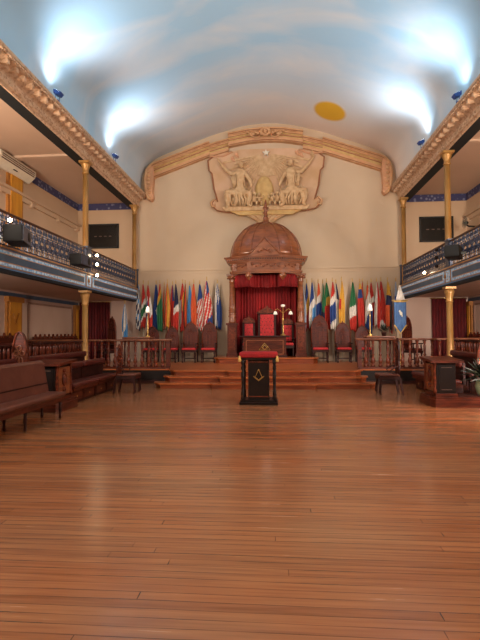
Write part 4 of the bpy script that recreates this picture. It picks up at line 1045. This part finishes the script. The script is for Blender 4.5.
for k in range(10): a = k*PI/5; cg.tube([(-.36, 0, .12), (-.36, .1*math.cos(a), .12+.1*math.sin(a)), (-.3, .2*math.cos(a), .12+.2*math.sin(a))], .006, 4)
cg.build('cage', 'leaf_grey', fn)
MB().ball((-.28, 0, .1), (.08, .06, .06)).build('motor', 'black', fn)
bl = MB()
for k in range(3): a = k*2.1; bl.faces([(-.33, 0, .12), (-.32, .15*math.cos(a), .12+.15*math.sin(a)), (-.34, .15*math.cos(a+.7), .12+.15*math.sin(a+.7))], [(0, 1, 2)])
bl.build('blades', 'grey', fn)

def speaker(loc, rz, label, L=.62, H=.34, Dp=.36):
    t = thing('speaker', label, 'speaker', loc, rz, 'black speakers on the balcony railings')
    MB().bbox(-L/2, L/2, -Dp/2, Dp/2, 0, H, .03).build('cabinet', 'black', t)
    g = MB().box(-L/2+.03, L/2-.03, -Dp/2-.012, -Dp/2, .03, H-.03)
    g.build('grille', 'dark_iron', t)
    MB().lathe([(.1, -.01), (.11, 0), (.07, .01), (.02, .02)], 0, 0, 14).xf(Matrix.Translation((L*.18, -Dp/2-.01, H/2)) @ Matrix.Rotation(PI/2, 4, 'X')).build('driver', 'black', t)
    MB().box(-.03, .03, Dp/2-.02, Dp/2+.12, H*.3, H*.5).build('mounting_arm', 'leaf_grey', t)
    return t
speaker((-4.74, 8.72, 3.27), PI/2+.25, 'large black speaker hung on the left railing beside a lit spotlight')
speaker((-4.75, 11.75, 3.26), PI/2, 'black speaker on the left railing just before the middle column', .75, .3, .3)
speaker((4.72, 11.7, 3.3), -PI/2-.5, 'black speaker hung on the right railing near the middle column', .6, .3, .34)
def spot(loc, label, aim=0, lit=True, rz=0):
    t = thing('spotlight', label, 'spotlight', loc, rz, 'small spotlights on the balconies'); t.scale = (.75, .75, .75)
    MB().lathe([(.035, -.1), (.05, -.08), (.055, .04), (.07, .06)], 0, 0, 12).xf(Matrix.Rotation(PI/2, 4, 'X')).build('can', 'black', t)
    MB().lathe([(.045, .058), (.05, .064), (.02, .075)], 0, 0, 12).xf(Matrix.Rotation(PI/2, 4, 'X')).build('lens' if lit else 'dark_lens', 'bulb' if lit else 'lens_dark', t)
    MB().box(-.012, .012, .04, .26, -.015, .015).build('mount', 'black', t)
    return t
# local -Y is the beam; turned to face into the hall and towards the camera
for zz, lb in ((3.78, 'top lit spotlight of the cluster on the left railing'), (3.52, 'middle lit spotlight of the cluster on the left railing'), (3.2, 'lowest and brightest lit spotlight of the left cluster')):
    spot((-4.86, 13.1, zz), lb, rz=.5)
spot((-4.72, 8.45, 3.68), 'lit spotlight above the large speaker at the left edge', rz=.35)
for zz, lb in ((3.8, 'top unlit spotlight of the cluster on the right railing'), (3.58, 'middle unlit spotlight of the cluster on the right railing'), (3.34, 'lowest unlit spotlight of the cluster on the right railing')):
    spot((4.86, 13.3, zz), lb, lit=False, rz=-.5)
spot((4.87, 14.4, 3.3), 'small lit spotlight on the right railing left of the unlit cluster', rz=-.5)

floods = [(-1, 10.2, 'blue floodlight on the left cornice, nearer one'), (-1, 14.0, 'blue floodlight on the left cornice near the gable'), (1, 11.1, 'blue floodlight on the right cornice, nearer one'), (1, 13.8, 'blue floodlight on the right cornice near the gable')]
for s, y, lb in floods:
    t = thing('floodlight', lb, 'floodlight', (s*4.66, y, 6.9), 0, 'blue floodlights on the cornices'); t.scale = (.62, .62, .7)
    rot = Matrix.Translation((-s*.02, 0, .22)) @ Matrix.Rotation(-s*.35, 4, 'Y')
    MB().prism([(-.1, -.05), (.1, -.05), (.16, .08), (-.16, .08)], -.13, .13, 'y').xf(rot).build('housing', 'flood_blue', t)
    MB().box(-.13, .13, -.11, .11, .078, .086).xf(rot).build('lens', 'lens', t)
    MB().tube([(0, -.15, .22), (0, -.15, .02), (0, .15, .02), (0, .15, .22)], .012, 6).box(-.05, .05, -.06, .06, 0, .02).build('yoke', 'flood_blue', t)

# ------------------------------------------------------------------ lights
def add_light(kind, loc, energy, col, aim=None, size=.1, **k):
    l = bpy.data.lights.new('lamp_'+kind.lower(), kind); l.energy = energy; l.color = col
    if kind == 'AREA': l.shape = 'RECTANGLE'; l.size = size; l.size_y = k.get('sy', size); l.spread = k.get('spread', PI)
    else: l.shadow_soft_size = size
    if kind == 'SPOT': l.spot_size = k.get('ang', 1.2); l.spot_blend = k.get('blend', .9)
    o = bpy.data.objects.new('lamp', l); C.objects.link(o); o.location = loc
    if aim is not None: o.rotation_euler = (Vector(aim)-Vector(loc)).to_track_quat('-Z', 'Y').to_euler()
    return o
WARM = (1, .86, .70); COOL = (.84, .92, 1)
for s in (-1, 1):
    for y in (2.5, 6.3, 10.2 if s < 0 else 11.1, 14.0 if s < 0 else 13.8):  # the near pairs are unseen floodlights, added for room light
        add_light('SPOT', (s*4.6, y, 7.12), 80, COOL, (s*4.3, y-.15, 9.0), .04, ang=2.3, blend=1)
        add_light('SPOT', (s*4.35, y, 7.15), 165, COOL, (s*1.8, y-.1, 9.6), .12, ang=2.7, blend=1)
# added unseen fill lights high above and behind the viewpoint
for s in (-1, 1):
    add_light('AREA', (s*3.6, 1.5, 8.3), 190, WARM, (s*1.5, 14.5, 1), 2.5, sy=2)
    add_light('AREA', (s*4.2, -2, 6.0), 210, WARM, (s*1, 17, 5), 1.6, sy=1.6)
    add_light('AREA', (s*6.3, 5.5, 4.2), 330, WARM, (s*6.4, 13, 6.6), 1.2)          # added unseen fill for the gallery ceilings
    add_light('AREA', (s*6.4, 6.5, 2.6), 180 if s < 0 else 700, (1, .88, .8), (s*7.2, 14, 1.6), .9)         # added unseen fill below the galleries
    add_light('SPOT', (s*4.6, 13.1 if s < 0 else 13.3, 3.7), 380, WARM, (0, 16, 2.2), .08, ang=1.8, blend=.8)
add_light('POINT', (0, 16.75, 3.0), 5, (1, .8, .6), None, .15)  # added fill inside the canopy to brighten the red cloth

w = bpy.data.worlds.new('World'); bpy.context.scene.world = w; w.use_nodes = True
w.node_tree.nodes['Background'].inputs[0].default_value = (.02, .02, .02, 1)

# ------------------------------------------------------------------ camera
cam = bpy.data.cameras.new('camera'); cam.sensor_width = 36; cam.sensor_fit = 'AUTO'; cam.lens = 462/640*36; cam.clip_start = .05
co_ = bpy.data.objects.new('camera', cam); C.objects.link(co_)
yw, pt_, rl = math.radians(4.45), math.radians(1.6), math.radians(.3)
fv = Vector((-math.sin(yw)*math.cos(pt_), math.cos(yw)*math.cos(pt_), math.sin(pt_)))
rv = Vector((math.cos(yw), math.sin(yw), 0)); uv = rv.cross(fv)
R2 = rv*math.cos(rl)-uv*math.sin(rl); U2 = R2.cross(fv)
mt = Matrix((R2, U2, -fv)).transposed().to_4x4(); mt.translation = Vector((.35, 0, 1.5))
co_.matrix_world = mt
sc = bpy.context.scene; sc.camera = co_
sc.view_settings.view_transform = 'Standard'; sc.view_settings.look = 'None'; sc.view_settings.gamma = 1; sc.view_settings.exposure = .02
